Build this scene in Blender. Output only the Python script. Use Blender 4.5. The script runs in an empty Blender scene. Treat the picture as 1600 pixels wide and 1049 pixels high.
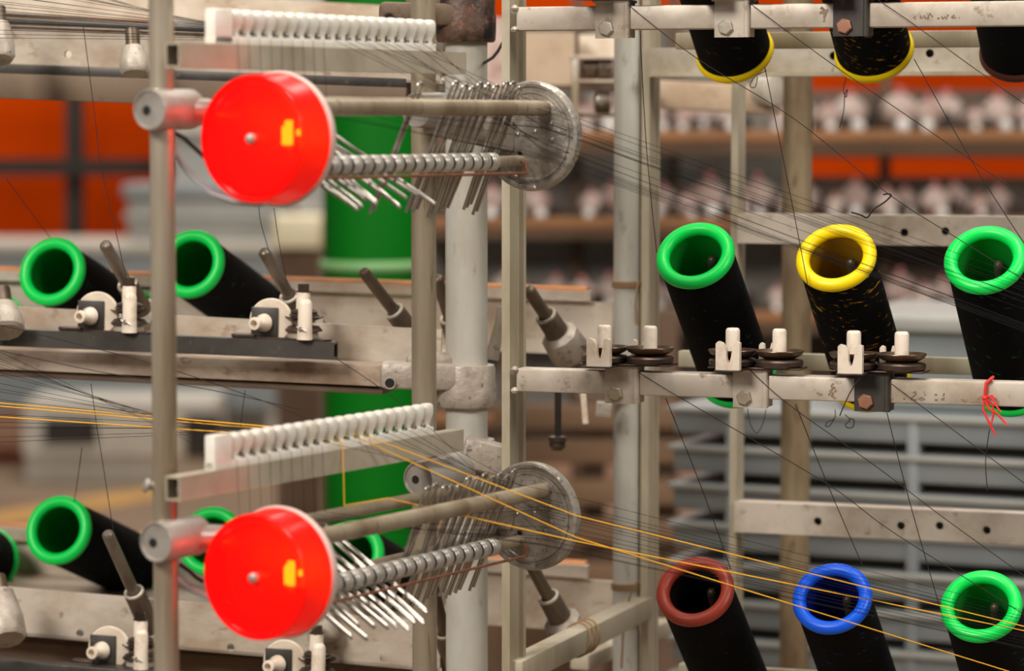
import bpy, bmesh, math, random
from mathutils import Vector, Matrix, Quaternion
random.seed(7)
S = bpy.context.scene
COL = S.collection
V = Vector

# ------------------------------------------------------------------ camera
F = 4700.0                      # focal length in pixels of the 1600 px wide frame
PITCH = math.atan((524.5-184)/F)
CAMZ = 1.25
cam_d = bpy.data.cameras.new('camera'); cam = bpy.data.objects.new('camera', cam_d); COL.objects.link(cam)
cam.location = (0, 0, CAMZ); cam.rotation_euler = (math.pi/2-PITCH, 0, 0)
cam_d.sensor_width = 36; cam_d.sensor_fit = 'HORIZONTAL'; cam_d.lens = F*36/1600
cam_d.clip_start = .05; cam_d.clip_end = 100
cam_d.dof.use_dof = True; cam_d.dof.focus_distance = 2.34; cam_d.dof.aperture_fstop = 6.0
S.camera = cam

# ------------------------------------------------------------------ light
w = bpy.data.worlds.new('hall_air'); S.world = w; w.use_nodes = True
bg = w.node_tree.nodes['Background']
bg.inputs[0].default_value = (1.0, .965, .92, 1); bg.inputs[1].default_value = .15

def area(name, loc, size, power, target, col=(1, .94, .85)):
    l = bpy.data.lights.new(name, 'AREA'); l.shape = 'RECTANGLE'; l.size, l.size_y = size
    l.energy = power; l.color = col
    o = bpy.data.objects.new(name, l); COL.objects.link(o); o.location = loc
    o.rotation_euler = (V(target)-V(loc)).to_track_quat('-Z', 'Y').to_euler()
    return o
area('hall_or_fill_lamp', (-2.1, -.5, 3.3), (1.1, 1.1), 142, (.0, 2.4, 1.1))
area('hall_or_fill_lamp', (2.6, .4, 3.2), (1.0, 1.0), 62, (.0, 2.2, 1.2))  # unseen fill light, added to brighten comb sides and end plates
area('hall_or_fill_lamp', (.3, 1.9, 3.9), (2.6, .6), 85, (.1, 2.5, .9))
area('hall_or_fill_lamp', (.9, 4.6, 4.2), (3.0, .8), 55, (.4, 5.2, .6))
area('hall_or_fill_lamp', (.4, 8.5, 4.6), (3.5, .8), 110, (.1, 9.6, 0))
area('hall_or_fill_lamp', (-1.5, 10.5, 4.6), (3.5, .8), 150, (-1.2, 11.2, 0))
S.view_settings.view_transform = 'Standard'; S.view_settings.look = 'None'
S.view_settings.gamma = 1; S.view_settings.use_curve_mapping = False
S.view_settings.exposure = 0.0

# ------------------------------------------------------------------ places
def P(px, py, y):
    """the point at depth y (metres in front of the camera) seen at photo pixel px, py"""
    x, u = (px-800)/F, (524.5-py)/F
    c, s = math.cos(PITCH), math.sin(PITCH)
    d = V((x, c+u*s, -s+u*c))
    return V((0, 0, CAMZ)) + d*(y/d.y)

TH = math.radians(18.8)                      # the right-hand rack stands turned by this much
U = V((math.cos(TH), -math.sin(TH), 0)); W = V((math.sin(TH), math.cos(TH), 0)); Z = V((0, 0, 1))
DA = V((.6, 1, 0)).normalized(); DB = V((DA.y, -DA.x, 0))   # rails of the stop-motion units
def along_u(p0, px):
    """distance along U from p0 until the line is seen at photo column px"""
    k = (px-800)/F
    return (k*p0.y-p0.x)/(U.x-k*U.y)
def on_line(p0, d, px):
    k = (px-800)/F
    return p0 + d*((k*p0.y-p0.x)/(d.x-k*d.y))

# ------------------------------------------------------------------ materials
def lin(h):
    h = h.lstrip('#'); o = []
    for i in (0, 2, 4):
        c = int(h[i:i+2], 16)/255
        o.append(c/12.92 if c <= .04045 else ((c+.055)/1.055)**2.4)
    return (*o, 1)
def mat(name, col, rough=.5, metal=0, col2=None, scale=25, lo=.42, hi=.68, bump=0, bscale=60, spec=.5, stretch=(1, 1, 1), coat=0, col3=None, detail=5):
    m = bpy.data.materials.new(name); m.use_nodes = True
    nt = m.node_tree; N = nt.nodes; L = nt.links; b = N['Principled BSDF']
    b.inputs['Base Color'].default_value = lin(col); b.inputs['Roughness'].default_value = rough
    b.inputs['Metallic'].default_value = metal; b.inputs['Specular IOR Level'].default_value = spec
    b.inputs['Coat Weight'].default_value = coat
    if col2 or bump:
        tc = N.new('ShaderNodeTexCoord'); oi = N.new('ShaderNodeObjectInfo')
        mp = N.new('ShaderNodeMapping'); mp.inputs['Scale'].default_value = stretch
        ad = N.new('ShaderNodeVectorMath'); ad.operation = 'ADD'
        mu = N.new('ShaderNodeMath'); mu.operation = 'MULTIPLY'; mu.inputs[1].default_value = 13.0
        L.new(oi.outputs['Random'], mu.inputs[0])
        L.new(tc.outputs['Object'], mp.inputs[0]); L.new(mp.outputs[0], ad.inputs[0]); L.new(mu.outputs[0], ad.inputs[1])
    def noise(sc, a, c, det=detail):
        n = N.new('ShaderNodeTexNoise'); n.inputs['Scale'].default_value = sc; n.inputs['Detail'].default_value = det
        n.inputs['Roughness'].default_value = .62
        L.new(ad.outputs[0], n.inputs['Vector'])
        r = N.new('ShaderNodeMapRange'); r.inputs[1].default_value = a; r.inputs[2].default_value = c
        L.new(n.outputs[0], r.inputs[0]); return n, r
    if col2:
        n, r = noise(scale, lo, hi)
        mx = N.new('ShaderNodeMix'); mx.data_type = 'RGBA'
        mx.inputs[6].default_value = lin(col); mx.inputs[7].default_value = lin(col2)
        L.new(r.outputs[0], mx.inputs[0]); out = mx.outputs[2]
        if col3:
            n3, r3 = noise(scale*4.3, .6, .72)
            m3 = N.new('ShaderNodeMix'); m3.data_type = 'RGBA'; m3.inputs[7].default_value = lin(col3)
            L.new(out, m3.inputs[6]); L.new(r3.outputs[0], m3.inputs[0]); out = m3.outputs[2]
        L.new(out, b.inputs['Base Color'])
    if bump:
        n, r = noise(bscale, .2, .8, 3)
        bp = N.new('ShaderNodeBump'); bp.inputs['Strength'].default_value = bump; bp.inputs['Distance'].default_value = .002
        L.new(n.outputs[0], bp.inputs['Height']); L.new(bp.outputs[0], b.inputs['Normal'])
    return m
def yarn_mat(name, glint, amount):
    m = mat(name, '#060608', .8, spec=.12)
    nt = m.node_tree; N = nt.nodes; L = nt.links; b = N['Principled BSDF']
    tc = N.new('ShaderNodeTexCoord'); oi = N.new('ShaderNodeObjectInfo')
    sep = N.new('ShaderNodeSeparateXYZ'); L.new(tc.outputs['Object'], sep.inputs[0])
    at = N.new('ShaderNodeMath'); at.operation = 'ARCTAN2'; L.new(sep.outputs[1], at.inputs[0]); L.new(sep.outputs[0], at.inputs[1])
    ax = N.new('ShaderNodeMath'); ax.operation = 'MULTIPLY_ADD'; ax.inputs[1].default_value = .014; L.new(at.outputs[0], ax.inputs[0]); L.new(sep.outputs[2], ax.inputs[2])
    cb = N.new('ShaderNodeCombineXYZ')
    a2 = N.new('ShaderNodeMath'); a2.operation = 'MULTIPLY'; a2.inputs[1].default_value = 3.0; L.new(at.outputs[0], a2.inputs[0])
    z2 = N.new('ShaderNodeMath'); z2.operation = 'MULTIPLY'; z2.inputs[1].default_value = 330; L.new(ax.outputs[0], z2.inputs[0])
    r2 = N.new('ShaderNodeMath'); r2.operation = 'MULTIPLY'; r2.inputs[1].default_value = 40; L.new(oi.outputs['Random'], r2.inputs[0])
    L.new(a2.outputs[0], cb.inputs[0]); L.new(z2.outputs[0], cb.inputs[1]); L.new(r2.outputs[0], cb.inputs[2])
    n = N.new('ShaderNodeTexNoise'); n.inputs['Scale'].default_value = 1; n.inputs['Detail'].default_value = 2; L.new(cb.outputs[0], n.inputs['Vector'])
    r = N.new('ShaderNodeMapRange'); r.inputs[1].default_value = .73-amount; r.inputs[2].default_value = .82-amount; L.new(n.outputs[0], r.inputs[0])
    mx = N.new('ShaderNodeMix'); mx.data_type = 'RGBA'; mx.inputs[6].default_value = lin('#050507'); mx.inputs[7].default_value = lin(glint)
    L.new(r.outputs[0], mx.inputs[0]); L.new(mx.outputs[2], b.inputs['Base Color'])
    wv = N.new('ShaderNodeTexWave'); wv.bands_direction = 'Y'; wv.inputs['Scale'].default_value = .9; wv.inputs['Distortion'].default_value = 2
    L.new(cb.outputs[0], wv.inputs['Vector'])
    bp = N.new('ShaderNodeBump'); bp.inputs['Strength'].default_value = .5; bp.inputs['Distance'].default_value = .0006
    L.new(wv.outputs['Color'], bp.inputs['Height']); L.new(bp.outputs[0], b.inputs['Normal'])
    return m
def plastic(name, col, rough=.35): return mat(name, col, rough, spec=.4)

M = {}
M['silver'] = mat('silver_paint', '#b9b0a2', .42, .2, '#96876f', 18, col3='#7d6b58', bump=.15)
M['beam'] = mat('beam_paint', '#cdc1b3', .42, .12, '#ab9b88', 20, lo=.45, hi=.68, col3='#93806b', bump=.1)
M['steel'] = mat('dull_steel', '#a89a84', .38, .35, '#84705a', 30, stretch=(1, 1, .12), col3='#5f4c38')
M['pole'] = mat('tarnished_tube', '#d6cab6', .28, .55, '#a08d74', 22, stretch=(1, 1, .1))
M['rusty_tube'] = mat('rusty_tube', '#97866a', .45, .2, '#5d452d', 20, stretch=(1, 1, .25), col3='#5b4228')
M['post'] = mat('grey_post_paint', '#c2bfb6', .4, .1, '#aba496', 14, bump=.1, bscale=35, col3='#8e8475', stretch=(1, 1, .4))
M['angle'] = mat('angle_iron_paint', '#b9af9a', .5, .05, '#988a70', 14, stretch=(1, 1, .3))
M['cream'] = mat('dusty_beam', '#cbbbab', .6, 0, '#957c67', 22, lo=.42, hi=.66, col3='#7d6250', bump=.35, bscale=40, stretch=(.5, 1, 1))
M['tan'] = mat('tan_paint', '#bda68e', .6, 0, '#9d8369', 10, col3='#806650')
M['dust'] = mat('dusty_plate', '#c8bbac', .6, 0, '#a5907b', 18, lo=.42, hi=.64, col3='#947b66', bump=.15, stretch=(.6, 1, 1))
M['brown'] = mat('brown_beam', '#74614f', .7, 0, '#5b493a', 9, col3='#57422f')
M['orange_edge'] = mat('orange_edge', '#d98a4a', .7, 0, '#b0784c', 30)
M['dark'] = mat('dark_steel', '#4b4743', .42, .35, '#35302c', 20, col3='#62584e')
M['rail'] = mat('rail_paint', '#b9ae9b', .5, .1, '#9d917d', 14)
M['cast'] = mat('cast_paint', '#b5aa9d', .45, .15, '#93857a', 30, col3='#55483d', bump=.9, bscale=50)
M['plate'] = mat('end_plate_metal', '#b6afa6', .3, .45, '#877d72', 50, bump=.9, bscale=95, col3='#6d6358')
M['rust_cast'] = mat('rusty_casting', '#5c4337', .5, .1, '#211915', 34, lo=.45, hi=.6, col3='#8d5a42', bump=.9, bscale=60)
M['chrome'] = mat('bright_steel', '#aaa49c', .26, .75)
M['aluminium'] = mat('aluminium', '#d2ccc4', .3, .4, '#b0a89e', 60)
M['black_rubber'] = mat('black_spacer', '#1b1a19', .5)
M['copper'] = mat('rusty_wire', '#8d5a42', .5, .3, '#6f4431', 120)
M['ceramic'] = mat('white_ceramic', '#ebdccb', .25, 0, '#cdb59d', 70, lo=.5, hi=.75, coat=.15)
M['comb'] = mat('comb_plastic', '#f3efe6', .3, 0, '#e6ddcd', 50)
M['white_disc'] = mat('cream_disc', '#e3d3c0', .5, 0, '#cdb9a2', 40)
M['brass_dark'] = mat('tarnished_dish', '#6a5442', .35, .6, '#47382e', 40)
M['washer'] = mat('dark_washer', '#5c4c42', .38, .6, '#3a302a', 50)
M['clamp'] = mat('clamp_metal', '#b7b0a8', .38, .4, '#9d958b', 40, bump=.25)
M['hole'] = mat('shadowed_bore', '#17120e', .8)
M['mark'] = mat('worn_mark', '#7c6456', .8)
M['scuff'] = mat('worn_patch', '#8a735f', .8, 0, '#a8937f', 90)
M['twine'] = mat('twine', '#8e6f4f', .8)
M['red_thread'] = mat('red_thread', '#e02a22', .6)
M['black_yarn'] = mat('black_yarn', '#15151a', .7, spec=.2)
M['grey_yarn'] = mat('grey_yarn', '#2b2724', .7, spec=.2)
M['yellow_yarn'] = mat('yellow_yarn', '#f7b52a', .55)
M['cable'] = mat('grey_cable', '#a9c3ca', .4)
M['black_cable'] = mat('black_cable', '#1e1d1c', .4)
M['wire_dark'] = mat('dark_spindle', '#6a5b4c', .4, .45, '#4c3f34', 40, stretch=(1, 1, .3))
M['spindle'] = mat('worn_spindle', '#8b8176', .35, .55, '#6a5d50', 40, stretch=(1, 1, .3))
for k, c in dict(green='#00e058', yellow='#ffdd06', brown_red='#a43e2e', blue='#0860f2', maroon='#4a2320').items():
    M['rim_'+k] = plastic('plastic_'+k, c)
for k, c in dict(green='#0b8a2c', yellow='#92700c', brown_red='#1a1210', blue='#0a1e78', maroon='#1a100e').items():  # rim hues darkened, shade inside painted in; red-brown and maroon tubes are near black
    M['bore_'+k] = mat('dark_shaded_bore_'+k, c, .55, spec=.2)
M['yarn_green'] = yarn_mat('wound_yarn_green', '#0c6a45', .06)
M['yarn_yellow'] = yarn_mat('wound_yarn_gold', '#b98a1e', .105)
M['yarn_blue'] = yarn_mat('wound_yarn_blue', '#123a8a', .08)
M['yarn_plain'] = yarn_mat('wound_yarn_plain', '#2a2a2c', .03)
M['yarn_brown_red'] = yarn_mat('wound_yarn_rust', '#5b3a2c', .06)
M['bg_orange'] = mat('orange_paint', '#d04400', .9, 0, '#b83a00', 1.5, spec=.05)
M['bg_black'] = mat('black_frame', '#201a15', .6, 0, '#2c241c', 4)
M['bg_grey'] = mat('grey_plastic', '#a9a9a4', .5, 0, '#999893', 3)
M['bg_bluegrey'] = mat('bluegrey_plastic', '#8d9293', .5, 0, '#80878a', 4)
M['bg_gap_shade'] = mat('crate_gap_shade', '#75695d', .8)  # crate body darkened: shade between the ribs put into its colour
M['bg_white'] = mat('white_machine', '#c8c2b8', .5, 0, '#b4aca0', 3)
M['bg_cream'] = mat('cream_board', '#fff3cf', .6)
M['bg_floor'] = mat('factory_floor', '#7d6955', .6, 0, '#6b5846', 1.2, col3='#85725e')
M['bg_line'] = mat('floor_paint', '#b58a4a', .7, 0, '#a07a48', 6)
M['bg_green'] = mat('green_barrel', '#006a10', .6, 0, '#005f10', 5, spec=.15)
M['bg_band'] = mat('pale_band', '#7fae72', .5)
M['bg_card'] = mat('cardboard', '#7d6049', .8, 0, '#7c5f45', 6)
M['bg_shelf'] = mat('rack_shelf', '#6f5643', .7, 0, '#59432f', 4)
M['bg_shelf_lit'] = mat('rack_shelf_lit_top', '#a8744a', .7, 0, '#8d6240', 5)  # lighter than the shelf: light on its top edge painted in
M['bg_bobbin'] = mat('pale_yarn', '#cdbab0', .7, 0, '#a57f76', 30)
M['bg_pink'] = mat('pink_tube', '#d08484', .5)
M['bg_pearl'] = mat('pearl_knob', '#f2eeea', .2, spec=.8)
M['bg_backgrey'] = mat('rack_back_grey', '#928d86', .7, 0, '#75695d', 5)
M['bg_backbrown'] = mat('rack_back_brown', '#6f5f51', .7, 0, '#54453a', 6)
M['bg_darkknob'] = mat('dark_bracket', '#33271f', .5)

# ------------------------------------------------------------------ mesh builder
class MB:
    def __init__(s): s.bm = bmesh.new()
    def box(s, c, sx, sy, sz, R=None, bev=0, seg=2):
        mtx = Matrix.Translation(V(c)) @ ((R.to_4x4()) if R else Matrix.Identity(4)) @ Matrix.Diagonal((sx, sy, sz, 1))
        r = bmesh.ops.create_cube(s.bm, size=1, matrix=mtx)
        if bev:
            es = list({e for v in r['verts'] for e in v.link_edges})
            bmesh.ops.bevel(s.bm, geom=es, offset=bev, segments=seg, affect='EDGES', profile=.5)
        return s
    def bar(s, p0, p1, wd, ht, bev=0, up=Z):
        p0, p1 = V(p0), V(p1); d = p1-p0; a = d.normalized()
        sd = a.cross(up).normalized(); u = sd.cross(a)
        R = Matrix((a, sd, u)).transposed()
        return s.box((p0+p1)/2, d.length, wd, ht, R, bev)
    def lathe(s, o, ax, prof, seg=32, closed=False, ref=None, sx=1):
        """prof: (distance along axis, radius) pairs"""
        o, ax = V(o), V(ax).normalized()
        q = (ref or (Z if abs(ax.z) < .9 else V((1, 0, 0))))
        e1 = ax.cross(q).normalized(); e2 = ax.cross(e1)
        rings = []
        for t, r in prof:
            if r <= 1e-7: rings.append([s.bm.verts.new(o+ax*t)])
            else: rings.append([s.bm.verts.new(o+ax*t+e1*(r*sx*math.cos(2*math.pi*i/seg))+e2*(r*math.sin(2*math.pi*i/seg))) for i in range(seg)])
        pairs = list(zip(rings, rings[1:]))
        if closed: pairs.append((rings[-1], rings[0]))
        for a, b in pairs:
            for i in range(seg):
                j = (i+1) % seg
                if len(a) == 1 and len(b) == 1: continue
                if len(a) == 1: f = (a[0], b[i], b[j])
                elif len(b) == 1: f = (a[i], b[0], a[j])
                else: f = (a[i], b[i], b[j], a[j])
                try: s.bm.faces.new(f)
                except ValueError: pass
        return s
    def cyl(s, p0, p1, r, r2=None, seg=24, bev=0):
        p0, p1 = V(p0), V(p1); l = (p1-p0).length; r2 = r if r2 is None else r2
        if bev: pr = [(0, 0), (0, r-bev), (bev*.3, r-bev*.3), (bev, r), (l-bev, r2), (l-bev*.3, r2-bev*.3), (l, r2-bev), (l, 0)]
        else: pr = [(0, 0), (0, r), (l, r2), (l, 0)]
        return s.lathe(p0, p1-p0, pr, seg)
    def pipe(s, p0, p1, r, ri, seg=24):
        p0, p1 = V(p0), V(p1); l = (p1-p0).length
        return s.lathe(p0, p1-p0, [(0, ri), (0, r), (l, r), (l, ri)], seg, closed=True)
    def torus(s, o, ax, R, r, seg=40, n=12):
        return s.lathe(o, ax, [(r*math.sin(2*math.pi*k/n), R+r*math.cos(2*math.pi*k/n)) for k in range(n)], seg, closed=True)
    def tube(s, pts, r, seg=6, flat=1):
        pts = [V(p) for p in pts]; n = len(pts); rings = []
        d0 = (pts[1]-pts[0]).normalized(); e = d0.orthogonal().normalized()
        for i, p in enumerate(pts):
            d = ((pts[min(i+1, n-1)]-p).normalized()+(p-pts[max(i-1, 0)]).normalized())
            d = d.normalized() if d.length > 1e-9 else d0
            e = (e-d*e.dot(d)); e = e.normalized() if e.length > 1e-9 else d.orthogonal().normalized()
            b = d.cross(e)
            rr = r[i] if isinstance(r, (list, tuple)) else r
            rings.append([s.bm.verts.new(p+e*(rr*math.cos(2*math.pi*k/seg))+b*(rr*flat*math.sin(2*math.pi*k/seg))) for k in range(seg)])
        for a, b in zip(rings, rings[1:]):
            for k in range(seg): s.bm.faces.new((a[k], a[(k+1) % seg], b[(k+1) % seg], b[k]))
        s.bm.faces.new(rings[0][::-1]); s.bm.faces.new(rings[-1])
        return s
    def plate(s, o, ax, ay, L, H, th, holes=(), seg=20):
        """plate from corner o along ax, ay with round holes (u, v, r), thickness th along ax x ay"""
        o, ax, ay = V(o), V(ax).normalized(), V(ay).normalized(); nn = ax.cross(ay)
        es = []
        def loop(ps):
            vs = [s.bm.verts.new(o+ax*a+ay*b) for a, b in ps]
            for i in range(len(vs)): es.append(s.bm.edges.new((vs[i], vs[(i+1) % len(vs)])))
        loop([(0, 0), (L, 0), (L, H), (0, H)])
        for (hu, hv, hr) in holes: loop([(hu+hr*math.cos(2*math.pi*k/seg), hv+hr*math.sin(2*math.pi*k/seg)) for k in range(seg)])
        fs = [g for g in bmesh.ops.triangle_fill(s.bm, use_beauty=True, edges=es)['geom'] if isinstance(g, bmesh.types.BMFace)]
        r = bmesh.ops.extrude_face_region(s.bm, geom=fs)
        bmesh.ops.translate(s.bm, verts=[v for v in r['geom'] if isinstance(v, bmesh.types.BMVert)], vec=nn*th)
        return s
    def prism(s, poly, o, ax, ay, th):
        o, ax, ay = V(o), V(ax).normalized(), V(ay).normalized(); nn = ax.cross(ay)
        a = [s.bm.verts.new(o+ax*x+ay*y) for x, y in poly]; b = [s.bm.verts.new(v.co+nn*th) for v in a]
        n = len(a)
        s.bm.faces.new(a[::-1]); s.bm.faces.new(b)
        for i in range(n): s.bm.faces.new((a[i], a[(i+1) % n], b[(i+1) % n], b[i]))
        return s
    def obj(s, name, m, parent=None, world=True, origin=None, angle=38):
        """link as one mesh object; with world=True the builder's coordinates are scene coordinates"""
        bmesh.ops.recalc_face_normals(s.bm, faces=s.bm.faces)
        off = V((0, 0, 0))
        if parent is not None and world: off = ROOT.get(parent.name, V((0, 0, 0)))
        if parent is None:
            if origin is None:
                vs = [v.co for v in s.bm.verts]
                origin = V(((min(v.x for v in vs)+max(v.x for v in vs))/2, (min(v.y for v in vs)+max(v.y for v in vs))/2, min(v.z for v in vs)))
            off = V(origin)
        for v in s.bm.verts: v.co -= off
        ca = math.cos(math.radians(angle))
        for f in s.bm.faces: f.smooth = True
        for e in s.bm.edges:
            if len(e.link_faces) == 2 and e.link_faces[0].normal.dot(e.link_faces[1].normal) < ca: e.smooth = False
        me = bpy.data.meshes.new(name); s.bm.to_mesh(me); s.bm.free()
        me.materials.append(m)
        o = bpy.data.objects.new(name, me); COL.objects.link(o)
        if parent is not None:
            o.parent = parent; ROOT[o.name] = off
        else: o.location = off; ROOT[o.name] = off
        return o
ROOT = {}
def tag(o, label, cat, group=None):
    o['label'] = label; o['category'] = cat
    if group: o['group'] = group
    return o
def struct(o): o['kind'] = 'structure'; return o
def thing(name, loc, label, cat, group=None, rot=None):
    o = bpy.data.objects.new(name, None); COL.objects.link(o); o.location = V(loc)
    o.empty_display_size = .02
    if rot is not None: o.rotation_mode = 'QUATERNION'; o.rotation_quaternion = rot
    ROOT[o.name] = V(loc)
    return tag(o, label, cat, group)
def dup(o, parent=None):
    c = o.copy(); COL.objects.link(c)
    if parent is not None: c.parent = parent
    for ch in list(o.children): dup(ch, c)
    return c
def place(proto, used, loc, rot, label, group=None):
    """first use moves the prototype itself, later ones copy it with its parts"""
    o = proto if not used else dup(proto)
    used.append(o)
    o.location = V(loc)
    if rot is not None: o.rotation_mode = 'QUATERNION'; o.rotation_quaternion = rot
    o['label'] = label
    if group: o['group'] = group
    return o
def rotm(x, y, z): return Matrix((V(x), V(y), V(z))).transposed().to_quaternion()

# ================================================================== the hall
wall_y = 13.0
struct(MB().box((0, 6, -.05), 16, 16, .1).obj('floor', M['bg_floor']))
struct(MB().box((0, wall_y+.1, 2.0), 16, .2, 4.0).obj('wall_back', M['bg_orange']))
# painted line on the floor
a = P(-40, 812, 9.3); b = P(420, 735, 10.6)
def floor_pt(px, py):
    d = P(px, py, 1)-V((0, 0, CAMZ)); return V((0, 0, CAMZ))+d*(CAMZ/-d.z)
a, b = floor_pt(-60, 822), floor_pt(420, 742); a.z = b.z = .002
o = MB().bar(a, b, .22, .004).obj('floor_line', M['bg_line']); tag(o, 'faded yellow line painted on the brown floor at far left', 'floor marking')

# black frame of bars in front of the orange wall, far left
Y = 12.4
t = thing('window_grille', P(60, 400, Y), 'black steel grille of crossed bars before the orange wall', 'grille')
for px, wd in ((117, .075), (-115, .075), (349, .075)):
    MB().bar(P(px, -200, Y), P(px, 640, Y), .06, wd, up=V((1, 0, 0))).obj('upright_bar', M['bg_black'], t)
for py in (261, 22):
    MB().bar(P(-300, py, Y-.05), P(500, py, Y-.05), .05, .07).obj('cross_bar', M['bg_black'], t)

# grey cabinet, bench, crate and machine base, far left
Y = 11.6
t = thing('storage_cabinet', floor_pt(385, 640)*0+V((P(385, 500, Y).x, Y+.2, 0)), 'tall plain grey cabinet behind the upper red lamp', 'cabinet')
ww = (505-268)/F*Y
MB().box((P(386, 0, Y).x, Y+.2, 1.05), ww, .4, 2.1, bev=.01).obj('body', M['bg_grey'], t)
for k, py in enumerate((205, 330)):
    MB().box((P(386, 0, Y).x, Y-.012, P(0, py, Y).z), ww*.96, .03, .03, bev=.008).obj('door_rib', M['bg_white'], t)
Y = 10.7
t = thing('work_bench', (P(180, 0, Y).x, Y+.25, 0), 'long low grey bench far behind the left rack', 'bench')
x0, x1 = P(-160, 0, Y).x, P(470, 0, Y).x
zt, zb = P(0, 378, Y).z, P(0, 640, Y).z
MB().box(((x0+x1)/2, Y+.25, zt-.02), x1-x0, .5, .04, bev=.01).obj('bench_top', M['bg_white'], t)
MB().box(((x0+x1)/2, Y+.25, (zt+zb)/2-.02), (x1-x0)*.985, .46, zt-zb-.04).obj('front_panel', M['bg_bluegrey'], t)
for x in (x0+.1, (x0+x1)/2, x1-.1):
    MB().box((x, Y+.25, zb/2), .06, .4, zb).obj('leg', M['bg_white'], t)
Y = 10.0
t = thing('plastic_crate', P(275, 446, Y), 'light grey plastic crate with flared rim at far left', 'crate')
x0, x1 = P(150, 0, Y).x, P(425, 0, Y).x; zt, zb = P(0, 298, Y).z, zt
cx, wd = (x0+x1)/2, x1-x0
zb = P(0, 378, 10.7).z + .0
MB().box((cx, Y+.9, (zt+zb)/2), wd, .3, zt-zb, bev=.02).obj('body', M['bg_grey'], t)
MB().box((cx, Y+.9, zt-.02), wd*1.06, .34, .05, bev=.012).obj('rim', M['bg_bluegrey'], t)
MB().box((cx, Y+.9, zt-.11), wd*1.04, .33, .03, bev=.01).obj('band', M['bg_grey'], t)
Y = 10.22
t = thing('machine_housing', (P(160, 0, Y).x, Y+.2, 0), 'low white machine housing with a dark opening, on the floor', 'machine')
x0, x1 = P(28, 0, Y).x, P(330, 0, Y).x; zt, zb = P(0, 628, Y).z, P(0, 712, Y).z
MB().plate((x0, Y+.02, max(zb, 0)), V((1, 0, 0)), Z, x1-x0, zt-max(zb, 0), .02, []).obj('panel', M['bg_white'], t)
MB().box(((x0+x1)/2, Y+.22, zt/2), x1-x0, .4, zt, bev=.01).obj('housing', M['bg_white'], t)
pa, pb = P(70, 655, Y), P(152, 692, Y)
MB().box(((pa.x+pb.x)/2, Y-.006, (pa.z+pb.z)/2), pb.x-pa.x, .02, pa.z-pb.z).obj('opening', M['bg_black'], t)
pa, pb = P(290, 648, Y), P(345, 715, Y)
MB().box(((pa.x+pb.x)/2, Y-.006, (pa.z+pb.z)/2), pb.x-pa.x, .02, pa.z-pb.z).obj('side_vent', M['bg_black'], t)
# pale notice board
Y = 8.6
t = thing('cream_box', (P(464, 0, Y).x, Y+.1, 0), 'bright cream box on a stand between red lamp and green barrel', 'box')
pa, pb = P(427, 338, Y), P(500, 388, Y)
MB().box(((pa.x+pb.x)/2, Y+.08, (pa.z+pb.z)/2), pb.x-pa.x, .16, pa.z-pb.z, bev=.006).obj('box_body', M['bg_cream'], t)
pc = P(0, 440, Y)
MB().box(((pa.x+pb.x)/2, Y+.1, pb.z/2), (pb.x-pa.x)*.95, .12, pb.z).obj('stand', M['bg_shelf'], t)
# green barrel
Y = 4.7
p = P(581, 0, Y); R = 82/F*Y
t = thing('green_barrel', (p.x, Y+R, 0), 'tall green plastic barrel with a pale hoop behind the left rack', 'barrel')
zt = P(0, -60, Y).z
zb1 = P(0, 418, Y).z
MB().lathe((p.x, Y+R, 0), Z, [(0, 0), (0, R*.97), (.02, R), (zb1-.03, R), (zb1, R*1.0), (zt-.01, R), (zt, R*.96), (zt, 0)], 64).obj('shell', M['bg_green'], t)
MB().torus((p.x, Y+R, zb1), Z, R, .009, 64, 10).obj('hoop', M['bg_band'], t)

# ------------------------------------------------ the far bobbin rack (right background)
Y = 6.2
sc = Y/F
rack = thing('bobbin_rack', (P(1230, 0, Y).x, Y, 0), 'long brown bobbin rack blurred behind the right-hand spools', 'rack')
RX0, RX1 = P(640, 0, Y).x, P(1720, 0, Y).x
def shelf(py0, py1, dep=.16, m='bg_shelf'):
    za, zb = P(0, py0, Y).z, P(0, py1, Y).z
    MB().box(((RX0+RX1)/2, Y+dep/2-.05, (za+zb)/2), RX1-RX0, dep, za-zb, bev=.004).obj('shelf', M[m], rack)
    MB().box(((RX0+RX1)/2, Y-.052, za-.012), RX1-RX0, .012, .022, bev=.003).obj('shelf_lit_edge', M['bg_shelf_lit'], rack)
    return za
levels = [(203, 242), (338, 372), (484, 520), (640, 670)]
tops = [shelf(*l) for l in levels]
for x0, x1, y0, y1, mm in ((640, 1236, 40, 700, 'bg_backgrey'), (1236, 1720, 141, 246, 'bg_backbrown'), (1236, 1720, 276, 720, 'bg_backbrown')):
    pa, pb = P(x0, y0, Y+.19), P(x1, y1, Y+.19)
    MB().box(((pa.x+pb.x)/2, Y+.2, (pa.z+pb.z)/2), pb.x-pa.x, .02, pa.z-pb.z).obj('back_panel', M[mm], rack)
for px in (700, 905, 1060, 1400, 1700):
    MB().box((P(px, 0, Y).x, Y+.16, 1.0), .022, .03, 2.0).obj('rack_upright', M['bg_shelf'], rack)
bt = None; used = []
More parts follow.
